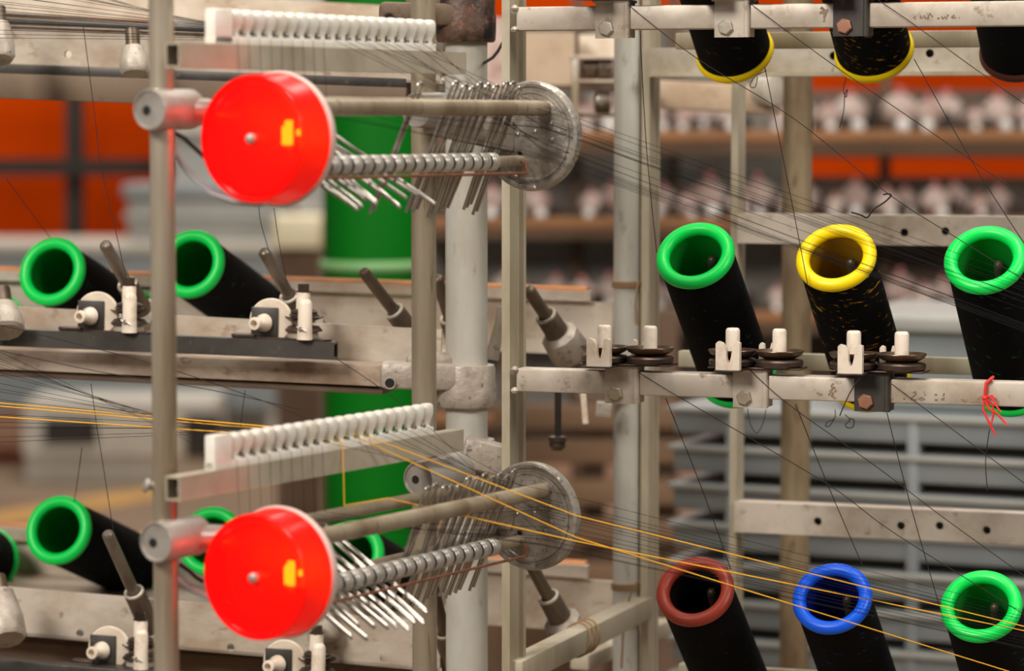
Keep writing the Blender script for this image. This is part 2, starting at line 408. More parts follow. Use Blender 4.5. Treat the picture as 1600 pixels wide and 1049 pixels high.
def make_bobbin():
    t = thing('bobbin', (0, 0, 0), '', 'bobbin')
    MB().lathe((0, 0, .012), Z, [(0, 0), (0, .014), (.004, .026), (.018, .030), (.03, .026), (.042, .012), (.044, 0)], 20).obj('yarn', M['bg_bobbin'], t, world=False)
    MB().cyl((0, 0, 0), (0, 0, .066), .0085, .006, 12).obj('tube', M['bg_pink'], t, world=False)
    MB().box((.034, -.006, .017), .022, .03, .034, bev=.003).obj('bracket', M['bg_darkknob'], t, world=False)
    MB().lathe((.0, -.036, .006), V((0, -1, 0)), [(-.012, 0), (-.012, .008), (-.002, .012), (.006, .009), (.010, 0)], 14).obj('knob', M['bg_pearl'], t, world=False)
    return t
bt = make_bobbin(); rr0 = random.Random(5)
names = ['top shelf', 'middle shelf', 'bottom shelf', 'lowest shelf']
for r, zt in enumerate(tops[:3]):
    for k in range(24):
        px = 758+k*38.5+(9 if r == 1 else 0)+random.uniform(-5, 5)
        if px > 1640 or rr0.random() < .12: continue
        back = k % 2
        o = place(bt, used, (P(px, 0, Y).x, Y-.002+.055*back, zt), Quaternion((0, 0, 1), random.uniform(-.5, .5)),
              'blurred pale pink bobbin standing on the %s of the far rack' % names[r], 'bobbins on the %s of the far rack' % names[r])
        s = random.uniform(.72, 1.12)*(1.0 if back == 0 else 1.25); o.scale = (s, s, s)

# brown clutter low in the middle
t = thing('wooden_pallet', (P(940, 0, 5.4).x, 5.6, 0), 'brown slatted wooden pallet standing low behind the middle beam', 'pallet')
for k, py in enumerate((655, 712, 775, 838, 905)):
    z = P(0, py, 5.4).z
    MB().box((P(935, 0, 5.4).x, 5.45+.02*(k % 2), z), .38, .03, .045, bev=.004).obj('slat', M['bg_card'], t)
for px in (800, 930, 1045):
    MB().box((P(px, 0, 5.5).x, 5.53, .45), .04, .07, .9).obj('stringer', M['bg_shelf'], t)
o = MB().box((P(930, 0, 6.0).x+.05, 5.95, .22), .7, .3, .44, bev=.008).obj('cardboard_box', M['bg_card']); tag(o, 'large brown cardboard box on the floor behind the pallet', 'box')

# grey ribbed crates, right background
CU = V((math.cos(.42), -math.sin(.42), 0)); CW = V((math.sin(.42), math.cos(.42), 0))
def crate(name, p0, length, depth, z0, z1, label, ribs, smooth=False):
    t = thing(name, V((p0.x, p0.y, z0)), label, 'crate')
    R = Matrix((CU, CW, Z)).transposed()
    c = V((p0.x, p0.y, 0))+CU*length/2+CW*depth/2; c.z = (z0+z1)/2
    MB().box(c, length, depth, z1-z0, R, bev=.006).obj('body', M['bg_bluegrey'], t)
    c2 = c.copy(); c2.z = z1-.008
    MB().box(c2, length+.03, depth+.03, .018, R, bev=.004).obj('rim', M['bg_grey'], t)
    for z in ribs:
        c3 = c.copy(); c3.z = z
        MB().box(c3, length+.032, depth+.032, .011, R, bev=.003).obj('rib', M['bg_bluegrey'], t)
    n = int(length/.09)
    for k in range(n+1) if not smooth else ():
        b = V((p0.x, p0.y, (z0+z1)/2))+CU*(length*k/n)-CW*.006
        MB().box(b, .011, .016, z1-z0, R, bev=.003).obj('upright_rib', M['bg_bluegrey'], t)
    return t
def slatted(p0, length, depth, z0, z1, label, pitch=.0465, gap=.0135):
    t = thing('ribbed_crate', V((p0.x, p0.y, z0)), label, 'crate')
    R = Matrix((CU, CW, Z)).transposed()
    c = V((p0.x, p0.y, (z0+z1)/2))+CU*length/2+CW*depth/2
    MB().box(c, length-.09, depth-.09, z1-z0-.004, R).obj('body', M['bg_gap_shade'], t)
    z = z1; k = 0
    while z-pitch+gap > z0:
        c2 = c.copy(); c2.z = z-(pitch-gap)/2
        MB().box(c2, length, depth, pitch-gap, R, bev=.003).obj('rib', M['bg_bluegrey'], t)
        c3 = c2.copy(); c3.z = z-.004
        MB().box(c3, length+.012, depth+.012, .007, R, bev=.002).obj('lip', M['bg_grey'], t)
        z -= pitch; k += 1
    for d in (.075, .30, .52, .74):
        b = V((p0.x, p0.y, (z0+z1)/2))+CU*d+CW*.012
        MB().box(b, .014, .03, z1-z0-.006, R, bev=.002).obj('upright_rib', M['bg_bluegrey'], t)
    return t
p0 = P(1052, 640, 3.62)
zt = P(1052, 634, 3.62).z
slatted(p0, .95, .4, zt-.465, zt, 'big blue-grey ribbed plastic crate behind the lower right spools')
crate('storage_crate', P(1052, 640, 3.62)*1, .95, .4, 0.0, zt-.47, 'lower grey crate carrying the ribbed one, at floor level', [.1, .2])
p1 = V((p0.x, p0.y, 0))+CU*.19+CW*.05
t = crate('plastic_bin', p1, .7, .3, zt+.001, P(1440, 505, 3.45).z, 'smooth grey plastic bin standing on the big ribbed crate', [], True)

# ================================================================== posts and poles
def post(name, px, y, d_px, z1, m, label, cat='post'):
    p = P(px, 524, y); r = d_px/2/F*y
    o = MB().lathe((p.x, y, 0), Z, [(0, 0), (0, r), (z1, r), (z1, 0)], 40).obj(name, M[m]); tag(o, label, cat); return V((p.x, y, 0)), r
# left thin pole with a small bolt
p = P(256, 524, 1.952); POLE_A = V((p.x, 1.952, 0))
t = thing('lamp_pole', POLE_A, 'thin steel pole carrying both red lamps at left', 'pole')
MB().lathe(POLE_A, Z, [(0, 0), (0, .0163/2), (1.8, .0163/2), (1.8, 0)], 40).obj('tube', M['pole'], t)
q = P(243, 759, 1.95)
MB().cyl(q, q+V((-.007, -.001, 0)), .0028, seg=12).lathe(q+V((-.005, -.001, 0)), V((-1, -.2, .3)), [(-.001, 0), (0, .005), (.002, .0045), (.004, 0)], 16).obj('bolt', M['clamp'], t)
POLE_B, RB = post('unit_pole', 662.5, 2.216, 39, 1.8, 'steel', 'brownish steel pole passing behind both white combs', 'pole')
POST_C, RC = post('main_post', 729, 2.50, 66, 1.9, 'post', 'thickest round grey post with cast collars, centre of picture')
POST_E, RE = post('round_post', 980, 2.74, 43, 1.9, 'post', 'round grey post with twine tied round it, right of centre')
POST_F, RF = post('rusty_pipe', 1244, 3.02, 46, 1.9, 'rusty_tube', 'rusty brown pipe behind the yellow and blue rimmed spools', 'pipe')

def angle_iron(name, px, y, front, depth, lip, z1, label):
    """L section: thin edge towards the viewer, web running back, lip turned right"""
    p = P(px, 524, y); o0 = V((p.x, y, 0))
    pts = [(0, 0), (front, 0), (front, depth-front), (lip, depth-front), (lip, depth), (0, depth)]
    o = MB().prism(pts, o0, U, W, 0.0001)
    mb = MB(); a = [mb.bm.verts.new(o0+U*x+W*yy) for x, yy in pts]; b = [mb.bm.verts.new(v.co+Z*z1) for v in a]
    n = len(a); mb.bm.faces.new(a[::-1]); mb.bm.faces.new(b)
    for i in range(n): mb.bm.faces.new((a[i], a[(i+1) % n], b[(i+1) % n], b[i]))
    ob = mb.obj(name, M['angle'], origin=o0); tag(ob, label, 'post'); o.bm.free()
    return o0
ANG_D = angle_iron('angle_post', 784, 2.405, .0068, .030, .0105, 1.9, 'angle iron post that the two right beams are welded to')
ANG_E = angle_iron('angle_post', 1002, 2.73, .0072, .030, .0085, 1.9, 'angle iron post standing against the twine-tied round post')
ANG_G = angle_iron('angle_post', 1141, 2.78, .0068, .026, .0070, 1.9, 'slim angle iron post at the left ends of the drilled bars')

# ------------------------------------------------ right beams (square tube) with worn marks
BEAM_H = .0188
def right_beam(py, label):
    s0 = P(806, py, 2.398); L = along_u(s0, 1700)
    o0 = s0+U*0+W*(BEAM_H/2)
    t = thing('square_beam', o0-Z*BEAM_H/2, label, 'beam')
    mb = MB().bar(o0, o0+U*L, BEAM_H, BEAM_H, bev=.0018); mb.obj('tube', M['beam'], t)
    q = MB()
    for dz in (-1, 1): q.lathe(s0+Z*dz*BEAM_H*.45-U*.001, Z, [(-.003, 0), (-.002, .0025), (0, .0034), (.002, .0022), (.003, 0)], 12)
    q.obj('weld_bead', M['cast'], t)
    return s0, t
BM, beam_mid = right_beam(594, 'light square beam across the right, carrying three tension devices')
BT, beam_top = right_beam(29.5, 'light square beam along the top right edge, with three bolted brackets')
def on_beam(s0, px, dz=0, df=0):
    return s0+U*along_u(s0, px)+Z*dz-W*df
def mark(s0, t, strokes, r=.0007, m='mark', name='worn_marking'):
    """strokes: photo-pixel polylines lying on the front face of the beam"""
    mb = MB()
    for st in strokes:
        pts = []
        for px, py in st:
            q = on_beam(s0, px); k = q.y/F
            off = (py-(184+(CAMZ-q.z)*F/q.y))
            pts.append(q-Z*off*k-W*.0)
        mb.tube(pts, r, 5, 1)
    for v in mb.bm.verts:
        d = (v.co-s0).dot(W); v.co -= W*(d*.75)
    return mb.obj(name, M[m], t)
mark(BM, beam_mid, [[(1417, 616), (1418, 617)], [(1414, 624), (1417, 624.5)], [(1429, 615), (1433, 613), (1434, 617), (1428, 622), (1426, 625), (1435, 626)],
     [(1446, 613.5), (1447, 614)], [(1447, 618), (1449, 618)], [(1438, 625), (1443, 622), (1448, 625), (1441, 626.5)],
     [(1463, 617.5), (1467, 618)], [(1463, 626), (1468, 626)], [(1478, 615), (1477, 620)], [(1473, 626), (1478, 622), (1477, 627)]])
mark(BM, beam_mid, [[(1394, 624), (1397, 621), (1398, 625), (1394, 626)], [(1505, 624), (1510, 626), (1514, 628)], [(1507, 626), (1513, 628)], [(1521, 629), (1528, 626), (1533, 623), (1538, 620)], [(1526, 627), (1534, 628)]], .0011, 'scuff', 'worn_patch')
mark(BM, beam_mid, [[(1304, 600), (1301, 604), (1303, 608), (1300, 612)], [(1303, 608), (1307, 606)], [(1298, 611), (1304, 616), (1302, 620), (1308, 624)], [(1300, 616), (1296, 618)], [(1278, 614), (1282, 617), (1287, 618)], [(1306, 611), (1309, 613)]], .0011, 'scuff', 'worn_patch')
mark(BT, beam_top, [[(1428, 26), (1424, 28.5), (1428, 31)], [(1435, 31), (1435, 25), (1438, 30), (1441, 25), (1443, 31)], [(1446, 31), (1450, 22), (1454, 28)],
     [(1461, 30), (1465, 30)], [(1468, 27), (1470, 31), (1473, 27), (1475, 31), (1478, 24)], [(1483, 29), (1487, 25), (1490, 29.5), (1484, 29)], [(1495, 29), (1496, 29)]])
mark(BT, beam_top, [[(1280, 13), (1287, 18), (1283, 24)], [(1289, 20), (1285, 30)], [(1278, 22), (1292, 17)], [(1284, 33), (1287, 34)]], .0013, 'scuff', 'worn_patch')

# hidden spindle rails behind the beams and drilled bars further back
def drilled_bar(px, py, y, holes, label, L=None, hpx=46, m='beam'):
    s0 = P(px, py, y); h = hpx/F*y; Ln = along_u(s0, 1700)
    hs = []
    for hp, hy in holes:
        q = on_line(s0, U, hp); d = (q-s0).length; k = q.y/F
        pyc = 184+(CAMZ-q.z)*F/q.y
        hs.append((d, h/2-(hy-pyc)*k, 6.6*k))
    mb = MB().plate(s0-Z*h/2, U, Z, Ln, h, -.003, hs)
    for sg in (-1, 1): mb.bar(s0+Z*sg*(h/2-.0012)+W*.0105, s0+Z*sg*(h/2-.0012)+W*.0105+U*Ln, .015, .0024)
    mb.bar(s0+W*.0192, s0+W*.0192+U*Ln, .0024, h)
    o = mb.obj('drilled_bar', M[m]); tag(o, label, 'bar'); return s0
drilled_bar(1152, 357, 2.775, [(1413, 363), (1477, 361)], 'drilled flat bar behind the middle row of spools')
drilled_bar(1147, 808, 2.775, [(1281, 818), (1412, 825), (1473, 825), (1547, 832)], 'drilled flat bar above the lower row of spools', hpx=48)
drilled_bar(1014, 97, 2.722, [(1300, 88), (1450, 84), (1640, 80)], 'drilled flat bar behind the upper row of spools', hpx=44, m='silver')
# ledge under the top drilled bar
s0 = P(1014, 117, 2.715); o = MB().bar(s0+W*.012, s0+W*.012+U*along_u(s0, 1700), .030, .0035).obj('bar_ledge', M['angle']); tag(o, 'narrow folded ledge under the topmost drilled bar', 'ledge')

# cross bars joining front and rear posts
def cross(px0, py0, y0, px1, y1, label, hpx=40):
    a = P(px0, py0, y0); b = P(px1, py0, y1); b.z = a.z
    o = MB().bar(a, b, .019, hpx/F*y0, bev=.0018).obj('cross_bar', M['angle']); tag(o, label, 'bar')
cross(800, 1052, 2.41, 1004, 2.74, 'sloping tie bar joining the angle posts at bottom centre')
cross(905, 1035, 2.75, 1040, 2.95, 'short tie bar half hidden behind the bottom tie bar', 26)

# ------------------------------------------------ spools
NR = V((-.26, -.74, .64)).normalized(); NL = V((-.29, -.90, .33)).normalized()
def spool_parts(t, rim, yarn, k):
    L = .172
    MB().lathe((0, 0, 0), Z, [(.004, .024), (.004, .0312), (L-.006, .0304), (L-.006, .024)], 56, closed=True).obj('yarn_winding', yarn, t, world=False)
    MB().torus((0, 0, L), Z, .0269, .0055, 64, 16).obj('rim', rim, t, world=False)
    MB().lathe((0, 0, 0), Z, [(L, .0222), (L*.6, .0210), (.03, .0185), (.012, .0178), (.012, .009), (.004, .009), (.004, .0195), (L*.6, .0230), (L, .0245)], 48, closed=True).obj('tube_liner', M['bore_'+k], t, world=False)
    MB().lathe((0, 0, 0), Z, [(0, .019), (0, .0325), (.002, .0335), (.005, .0330), (.0075, .0312), (.0075, .019)], 56, closed=True).obj('base_rim', rim, t, world=False)
def quat_to(n, spin=0): return Z.rotation_difference(n) @ Quaternion((0, 0, 1), spin)
protos = {}
def spool(kind, top, n, label, group=None, yarn=None):
    key = (kind, yarn)
    base = V(top)-n*.172
    if key not in protos:
        t = thing('yarn_spool', (0, 0, 0), '', 'spool'); 
        spool_parts(t, M['rim_'+kind], M['yarn_'+(yarn or kind)], kind)
        protos[key] = (t, [])
    p, u = protos[key]
    return place(p, u, base, quat_to(n, len(u)*1.3), label, group)
SP = []
def spindle_right(top, n):
    base = V(top)-n*.172
    eu = (Z-n*n.z).normalized(); sd = n.cross(eu)
    if sd.x < 0: sd = -sd
    tip = base+n*.149+eu*.0155+sd*.0055
    e = base-n*.028; d = (tip-e).normalized(); L = (tip-e).length
    t = thing('spool_spindle', base, '', 'spindle')
    MB().lathe(e, d, [(0, 0), (0, .0042), (L-.005, .0042), (L-.0015, .0034), (L, .0016), (L+.0003, 0)], 18).obj('rod', M['wire_dark'], t)
    q = base-n*.024
    MB().tube([q, q+V((.0, .03, .002)), V((q.x+.01, q.y+.05, base.z+.012))], .003, 8).obj('holder_arm', M['dark'], t)
    return t
ROWM = P(1087, 400, 2.425); ROWL = P(1089, 925, 2.425); ROWT = ROWM+(ROWM-ROWL); 
ROWT = ROWM+V((0, 0, (ROWM.z-ROWL.z)))
cols_px = (1087, 1307, 1540)
def row_pts(p0, pxs): return [p0+U*along_u(p0, q) for q in pxs]
rows = [(row_pts(ROWT, (1080, 1307, 1545)), ['yellow', 'yellow', 'maroon'], ['brown_red', None, None], 'top row'),
        (row_pts(ROWM, (1087, 1307, 1540)), ['green', 'yellow', 'green'], [None]*3, 'middle row'),
        (row_pts(ROWL, (1089, 1305, 1540)), ['brown_red', 'blue', 'green'], [None]*3, 'bottom row')]
M['yarn_maroon'] = M['yarn_plain']
lab = {0: ['black yarn spool with yellow base hanging under the left part of the top beam', 'gold-flecked black spool with yellow base hanging below the dark bracket of the top beam', 'plain black spool with maroon base cut by the right edge under the top beam'],
       1: ['green-rimmed black spool left of the yellow-rimmed one on the right rack', 'yellow-rimmed spool of black yarn with gold flecks, middle of the right rack', 'green-rimmed black spool right of the yellow-rimmed one, above the red tied thread'],
       2: ['red-brown rimmed spool of black yarn in the bottom row', 'blue-rimmed spool of dark yarn in the bottom row', 'green-rimmed black spool right of the blue-rimmed one']}
rl = ['top', 'middle', 'bottom']
FINAL_SPINDLES = []
for r, (pts, kinds, yk, nm) in enumerate(rows):
    for c in range(3):
        spool(kinds[c], pts[c], NR, lab[r][c], 'spools on the right rack', yk[c])
        t = spindle_right(pts[c], NR)
        tag(t, 'dark spindle inside the %s spool' % ['top row yellow-based left', 'top row yellow-based gold-flecked', 'top row maroon-based', 'left green-rimmed middle row', 'yellow-rimmed', 'right green-rimmed middle row', 'red-brown rimmed', 'blue-rimmed', 'green-rimmed bottom row'][r*3+c], 'spindle', 'spindles of the right rack')
    # rail the spindles are bolted to, hidden behind the beam
    b = pts[0]-NR*.172
    q = V((b.x+.01, b.y+.026, b.z+.012)); 
    o = MB().bar(q-U*.06, q+U*.36, .012, .014, bev=.001).obj('spindle_rail', M['angle']); tag(o, 'rail behind the spools of the %s on the right rack' % nm, 'rail')

# spools of the left rack
lt = [(82, 425, 'green-rimmed black spool at far left in the upper left row'), (299, 413, 'green-rimmed black spool just right of the lamp pole, upper left row'),
      (-140, 432, 'black spool cut by the left edge, upper left row')]
for px, py, l in lt: spool('green', P(px, py, 2.73), NL, l, 'spools on the left rack')
for px, py, l in [(92, 829, 'green-rimmed black spool at far left in the lower left row'), (330, 846, 'green-rimmed black spool half hidden behind the lower red lamp'), (548, 868, 'green-rimmed black spool seen through the lower hanging wires'), (-150, 822, 'black spool cut by the left edge, lower left row')]:
    spool('green', P(px, py, 2.73), NL, l, 'spools on the left rack')

# ------------------------------------------------ tension devices on the right beams
def make_right_tensioner(kind):
    t = thing('yarn_tensioner', (0, 0, 0), '', 'tensioner')     # local: x along beam, y to the back, z up, origin on beam front top edge
    H = BEAM_H
    bm = M['dark'] if kind else M['beam']
    mb = MB().plate((-.0165, -.0022, -.0255), V((1, 0, 0)), Z, .0255, .0285, -.0022, [])
    mb.lathe((.009, -.0012, -.0255), Z, [(0, 0), (0, .0024), (.0275, .0024), (.0285, .0015), (.0285, 0)], 12)
    mb.box((.0103, .007, -.011), .0018, .016, .028, bev=.0005)
    mb.box((-.004, .009, .0034), .030, .024, .0022, bev=.0006)
    mb.obj('bracket', bm, t, world=False)
    q = MB()
    q.lathe((-.0075, -.002, -.0178), V((0, -1, 0)), [(0, 0), (0, .0061), (.0028, .0061), (.0036, .0052), (.0038, 0)], 6, ref=V((.3, 0, 1)))
    q.obj('bolt', M['rim_bolt'] if kind else M['silver'], t, world=False)
    MB().box((.001, .006, .0056), .074, .026, .0014, bev=.0005).box((-.0155, -.014, .0046), .021, .022, .0014, bev=.0004).obj('base_plate', M['washer'], t, world=False)
    for x, dy in ((-.0185, .004), (.0185, .006)):
        MB().lathe((x, dy, .0062), Z, [(0, 0), (0, .0165), (.0012, .0185), (.0045, .0188), (.006, .0175), (.0066, .013), (.0066, 0)], 40).obj('lower_disc', M['washer'], t, world=False)
        MB().lathe((x, dy, .0132), Z, [(0, 0), (0, .012), (.0012, .0150), (.0026, .0175), (.0056, .0192), (.0062, .0190), (.0040, .0168), (.0026, .012), (.0024, 0)], 40).obj('upper_disc', M['brass_dark'], t, world=False)
        MB().lathe((x, dy, .006), Z, [(0, 0), (0, .0056), (.028, .0056), (.0295, .0050), (.0302, .004), (.0302, 0)], 20).obj('post', M['ceramic'], t, world=False)
    # U-shaped ceramic guides
    poly = [(-.0095, 0), (.0095, 0), (.0095, .0215), (.0068, .0225), (.0045, .0215), (.0030, .012), (.0018, .0065), (-.0002, .0062), (-.0012, .010), (-.0016, .017), (-.0045, .0215), (-.0078, .0225), (-.0095, .0208)]
    MB().prism(poly, V((-.0155, -.0235, .0048)), V((1, 0, 0)), Z, -.006).obj('front_guide', M['ceramic'], t, world=False)
    poly = [(-.006, 0), (.006, 0), (.006, .017), (.004, .018), (.0015, .008), (-.0012, .008), (-.002, .017), (-.0045, .018), (-.006, .016)]
    MB().prism(poly, V((.0035, .024, .0055)), V((1, 0, 0)), Z, -.005).obj('rear_guide', M['ceramic'], t, world=False)
    return t
M['rim_bolt'] = mat('coppery_bolt', '#a4735c', .45, .3)
tens = {0: make_right_tensioner(0), 1: make_right_tensioner(1)}; tused = {0: [], 1: []}
RQ = rotm(U, W, Z)
for s0, pxs, where in ((BM, (978, 1180, 1371), ['below the twine-tied post', 'under the left green-rimmed spool', 'with dark bracket under the yellow-rimmed spool']), (BT, (962, 1148, 1333), ['at the left of the top beam', 'in the middle of the top beam', 'with dark bracket on the top beam'])):
    for k, px in enumerate(pxs):
        o0 = on_beam(s0, px, BEAM_H/2)
        kk = 1 if k == 2 else 0
        place(tens[kk], tused[kk], o0, RQ, 'disc yarn tensioner with white ceramic posts ' + where[k], 'tensioners on the right beams')

# ================================================================== the stop-motion units
RD = rotm(DB, DA, Z)
def unit_origin(px, py): return P(px, py, 1.93)
def dev(o, b, a, z): return V(o)+DB*b+DA*a+Z*z
LAMP_LENS = None
def lens_material():
    m = bpy.data.materials.new('red_lens'); m.use_nodes = True; nt = m.node_tree; N = nt.nodes; L = nt.links
    b = N['Principled BSDF']; b.inputs['Base Color'].default_value = (.62, .002, .002, 1); b.inputs['Roughness'].default_value = .22
    b.inputs['Coat Weight'].default_value = .06; b.inputs['Specular IOR Level'].default_value = .3
    b.inputs['Emission Color'].default_value = (1, .004, .003, 1); b.inputs['Emission Strength'].default_value = .36
    tr = N.new('ShaderNodeBsdfTransparent'); tr.inputs[0].default_value = (.95, .08, .008, 1)
    mx = N.new('ShaderNodeMixShader'); mx.inputs[0].default_value = .2
    L.new(b.outputs[0], mx.inputs[1]); L.new(tr.outputs[0], mx.inputs[2]); L.new(mx.outputs[0], N['Material Output'].inputs[0])
    return m
M['lens'] = lens_material()
def emis(name, c, s):
    m = bpy.data.materials.new(name); m.use_nodes = True; b = m.node_tree.nodes['Principled BSDF']
    b.inputs['Base Color'].default_value = (0, 0, 0, 1); b.inputs['Emission Color'].default_value = (*c, 1); b.inputs['Emission Strength'].default_value = s
    return m
M['bulb'] = emis('glowing_bulb', (1, .62, .12), 62)
M['lamp_back'] = mat('lamp_backing', '#d8b9b0', .5)

def make_lamp():
    t = thing('signal_lamp', (0, 0, 0), '', 'lamp')      # local: y = back, x = right, z = up; origin at centre of the front face
    A = V((0, 1, 0)); R = .0413
    pr = [(.0012, 0), (.0012, .006)]
    for k in range(5):                                    # shallow concentric ridges
        r = .009+k*.0058; pr += [(.0010, r), (.0007, r+.0022), (.0010, r+.0042)]
    pr += [(.0012, .0372), (.0002, .0380), (-.0008, .0392), (-.0006, .0404), (.0012, .0412), (.0042, .0413), (.0255, .0420), (.0275, .0424)]
    MB().lathe((0, 0, 0), A, pr, 72).obj('lens', M['lens'], t, world=False)
    MB().lathe((0, .0270, 0), A, [(0, .0405), (-.0005, .0428), (.002, .0438), (.0045, .0432), (.0045, 0), (.0035, 0), (.0035, .0395)], 72, closed=False).obj('rim', M['lamp_back'], t, world=False)
    MB().lathe((0, -.0035, 0), A, [(-.001, 0), (-.0006, .0022), (.0004, .0033), (.0016, .0036), (.005, .0030), (.029, .0022)], 20).obj('centre_screw', M['clamp'], t, world=False)
    MB().cyl((.0245, .006, .003-.007), (.0245, .006, .003+.009), .0026, seg=14, bev=.001).cyl((.0180, .010, -.004), (.0180, .010, .008), .0016, seg=12, bev=.0005).cyl((.0290, .010, .002), (.0290, .010, .006), .0013, seg=12, bev=.0005).obj('bulb', M['bulb'], t, world=False)
    bl = bpy.data.lights.new('bulb_light', 'POINT'); bl.energy = .06; bl.shadow_soft_size = .004; bl.color = (1, .3, .12)
    bo = bpy.data.objects.new('bulb_light', bl); COL.objects.link(bo); bo.parent = t; bo.location = (-.012, .012, .012)
    MB().cyl((.021, .012, -.010), (.021, .012, -.005), .006, seg=16).obj('bulb_socket', M['lamp_back'], t, world=False)
    return t
lamp = make_lamp(); lu = []
UO = unit_origin(394, 217); LO = unit_origin(398, 903)
place(lamp, lu, UO, RD, 'round red signal lamp, upper one of two, lit', 'red lamps on the left pole')
place(lamp, lu, LO, RD, 'round red signal lamp, lower one of two, lit', 'red lamps on the left pole')

AEND = .349
def make_frame():
    t = thing('stop_motion_frame', (0, 0, 0), '', 'machine frame')
    A = V((0, 1, 0))
    R = .0408
    # end plate with stepped rim
    pr = [(0, 0), (0, .031), (-.0008, .0318), (-.0008, .0335), (.0006, .0342), (.0006, .0358), (-.0012, .0366), (-.0016, .0388), (-.0006, .0402), (.002, R), (.006, R), (.007, .0395), (.007, 0)]
    MB().lathe((0, AEND, 0), A, pr, 72).obj('end_plate', M['plate'], t, world=False)
    MB().cyl((0, .033, 0), (0, .038, 0), .040, seg=64, bev=.001).obj('front_plate', M['plate'], t, world=False)
    for (b, z, r, mm, nm) in ((.0122, .0205, .0058, 'steel', 'upper_rod'), (-.030, .0235, .0045, 'steel', 'upper_rear_rod'), (-.008, -.0185, .0042, 'steel', 'lower_rod'), (-.030, -.018, .0045, 'steel', 'lower_rear_rod')):
        MB().cyl((b, .036, z), (b, AEND+.001, z), r, seg=20).obj('rod', M[mm], t, world=False)
    n = 18; a0, a1 = .082, .3135; st = (a1-a0)/n
    for k in range(n):
        a = a0+k*st; c = (-.008, a, -.0185)
        MB().lathe(c, A, [(0, .0042), (0, .0062), (.0006, .0066), (.0030, .0064), (.0034, .0067), (.0064, .0067), (.0068, .0064), (.0094, .0066), (.0100, .0062), (.0100, .0042)], 24, closed=True).obj('spacer_ring', M['aluminium'], t, world=False)
        if k < n-1: MB().lathe((-.008, a+.0100, -.0185), A, [(0, .0042), (0, .0057), (st-.0100, .0057), (st-.0100, .0042)], 18, closed=True).obj('gap_washer', M['black_rubber'], t, world=False)
    MB().tube([(.0070, .036, -.0262), (.0070, .20, -.0268), (.0066, .332, -.0272), (.0064, .3345, -.0268), (.001, .341, -.021), (-.0105, .3465, -.0140), (-.0108, .3505, -.0138)], .0011, 8).obj('earth_wire', M['copper'], t, world=False)
    for (b, z, hole) in ((.018, .009, 0), (.0045, .003, 0), (.019, -.003, 0), (-.0105, .001, 0), (.014, -.0105, 0), (-.0085, -.0135, 1), (-.022, .006, 0), (-.019, -.011, 0)):
        if hole: MB().cyl((b, AEND-.0006, z), (b, AEND+.002, z), .0022, seg=14).obj('screw_hole', M['hole'], t, world=False)
        else: MB().lathe((b, AEND, z), V((0, -1, 0)), [(-.001, 0), (-.001, .0021), (.0004, .0021), (.0011, .0013), (.0013, 0)], 12).obj('screw', M['chrome'], t, world=False)
    return t
fr = make_frame(); fu = []
place(fr, fu, UO, RD, 'rod frame with round end plate reaching back from the upper red lamp', 'frames behind the red lamps')
place(fr, fu, LO-Z*.0, RD, 'rod frame with round end plate reaching back from the lower red lamp', 'frames behind the red lamps')

# rails and combs
def make_rail():
    t = thing('comb_rail', (0, 0, 0), '', 'rail')      # local y along rail, origin at centre of the near end
    mb = MB(); w2, h2, th, L = .0058, .0079, .0013, .344
    outer = [(-w2, -h2), (w2, -h2), (w2, h2), (-w2, h2)]; inner = [(-w2+th, -h2+th), (w2-th, -h2+th), (w2-th, h2-th), (-w2+th, h2-th)]
    R = [[mb.bm.verts.new((x, y, z)) for x, z in pr] for pr, y in ((outer, 0), (outer, L), (inner, L), (inner, 0))]
    for a, b in ((0, 1), (1, 2), (2, 3), (3, 0)):
        for i in range(4): mb.bm.faces.new((R[a][i], R[b][i], R[b][(i+1) % 4], R[a][(i+1) % 4]))
    mb.obj('channel', M['rail'], t, world=False)
    MB().lathe((.002, .006, -.0015), V((-1, 0, 0)), [(-.003, 0), (-.003, .0035), (.0015, .0035), (.0015, 0)], 6).obj('bolt', M['washer'], t, world=False)
    return t
def make_comb():
    t = thing('guide_comb', (0, 0, 0), '', 'comb')      # sits on the rail top, local y along rail, origin at near end bottom
    mb = MB(); L = .266; mb.box((0, L/2, .0027), .0082, L, .0054, bev=.0006)
    mb.box((0, .010, .0115), .0082, .0200, .0226, bev=.001)
    n = 20; a0 = .0275; st = (L-.004-a0)/(n-1)
    eyes = []
    for k in range(n):
        y = a0+k*st
        prof = [(0.003, .0044, .0041), (.0045, .0036, .0027), (.0068, .0031, .0014), (.0092, .0036, .0019), (.0120, .0047, .0032), (.0150, .0055, .0041), (.0192, .0056, .0041), (.0213, .0050, .0038), (.0223, .0038, .0029), (.0227, .0018, .0015)]
        rings = []
        for z, ry, rx in prof:
            ring = []
            for i in range(16):
                th = 2*math.pi*i/16; c, s_ = math.cos(th), math.sin(th); e = .62
                ring.append(mb.bm.verts.new((rx*math.copysign(abs(c)**e, c), y+ry*math.copysign(abs(s_)**e, s_), z)))
            rings.append(ring)
        for a, b in zip(rings, rings[1:]):
            for i in range(16): mb.bm.faces.new((a[i], a[(i+1) % 16], b[(i+1) % 16], b[i]))
        mb.bm.faces.new(rings[-1]); mb.bm.faces.new(rings[0][::-1])
        eyes.append(y-st/2)
    mb.obj('teeth', M['comb'], t, world=False)
    for y in eyes: MB().torus((.0025, y, .0066), V((1, 0, 0)), .0012, .00045, 12, 6).obj('eyelet', M['chrome'], t, world=False)
    return t, eyes
rail = make_rail(); ru = []; comb, EYES = make_comb(); cu = []
RAILS = []
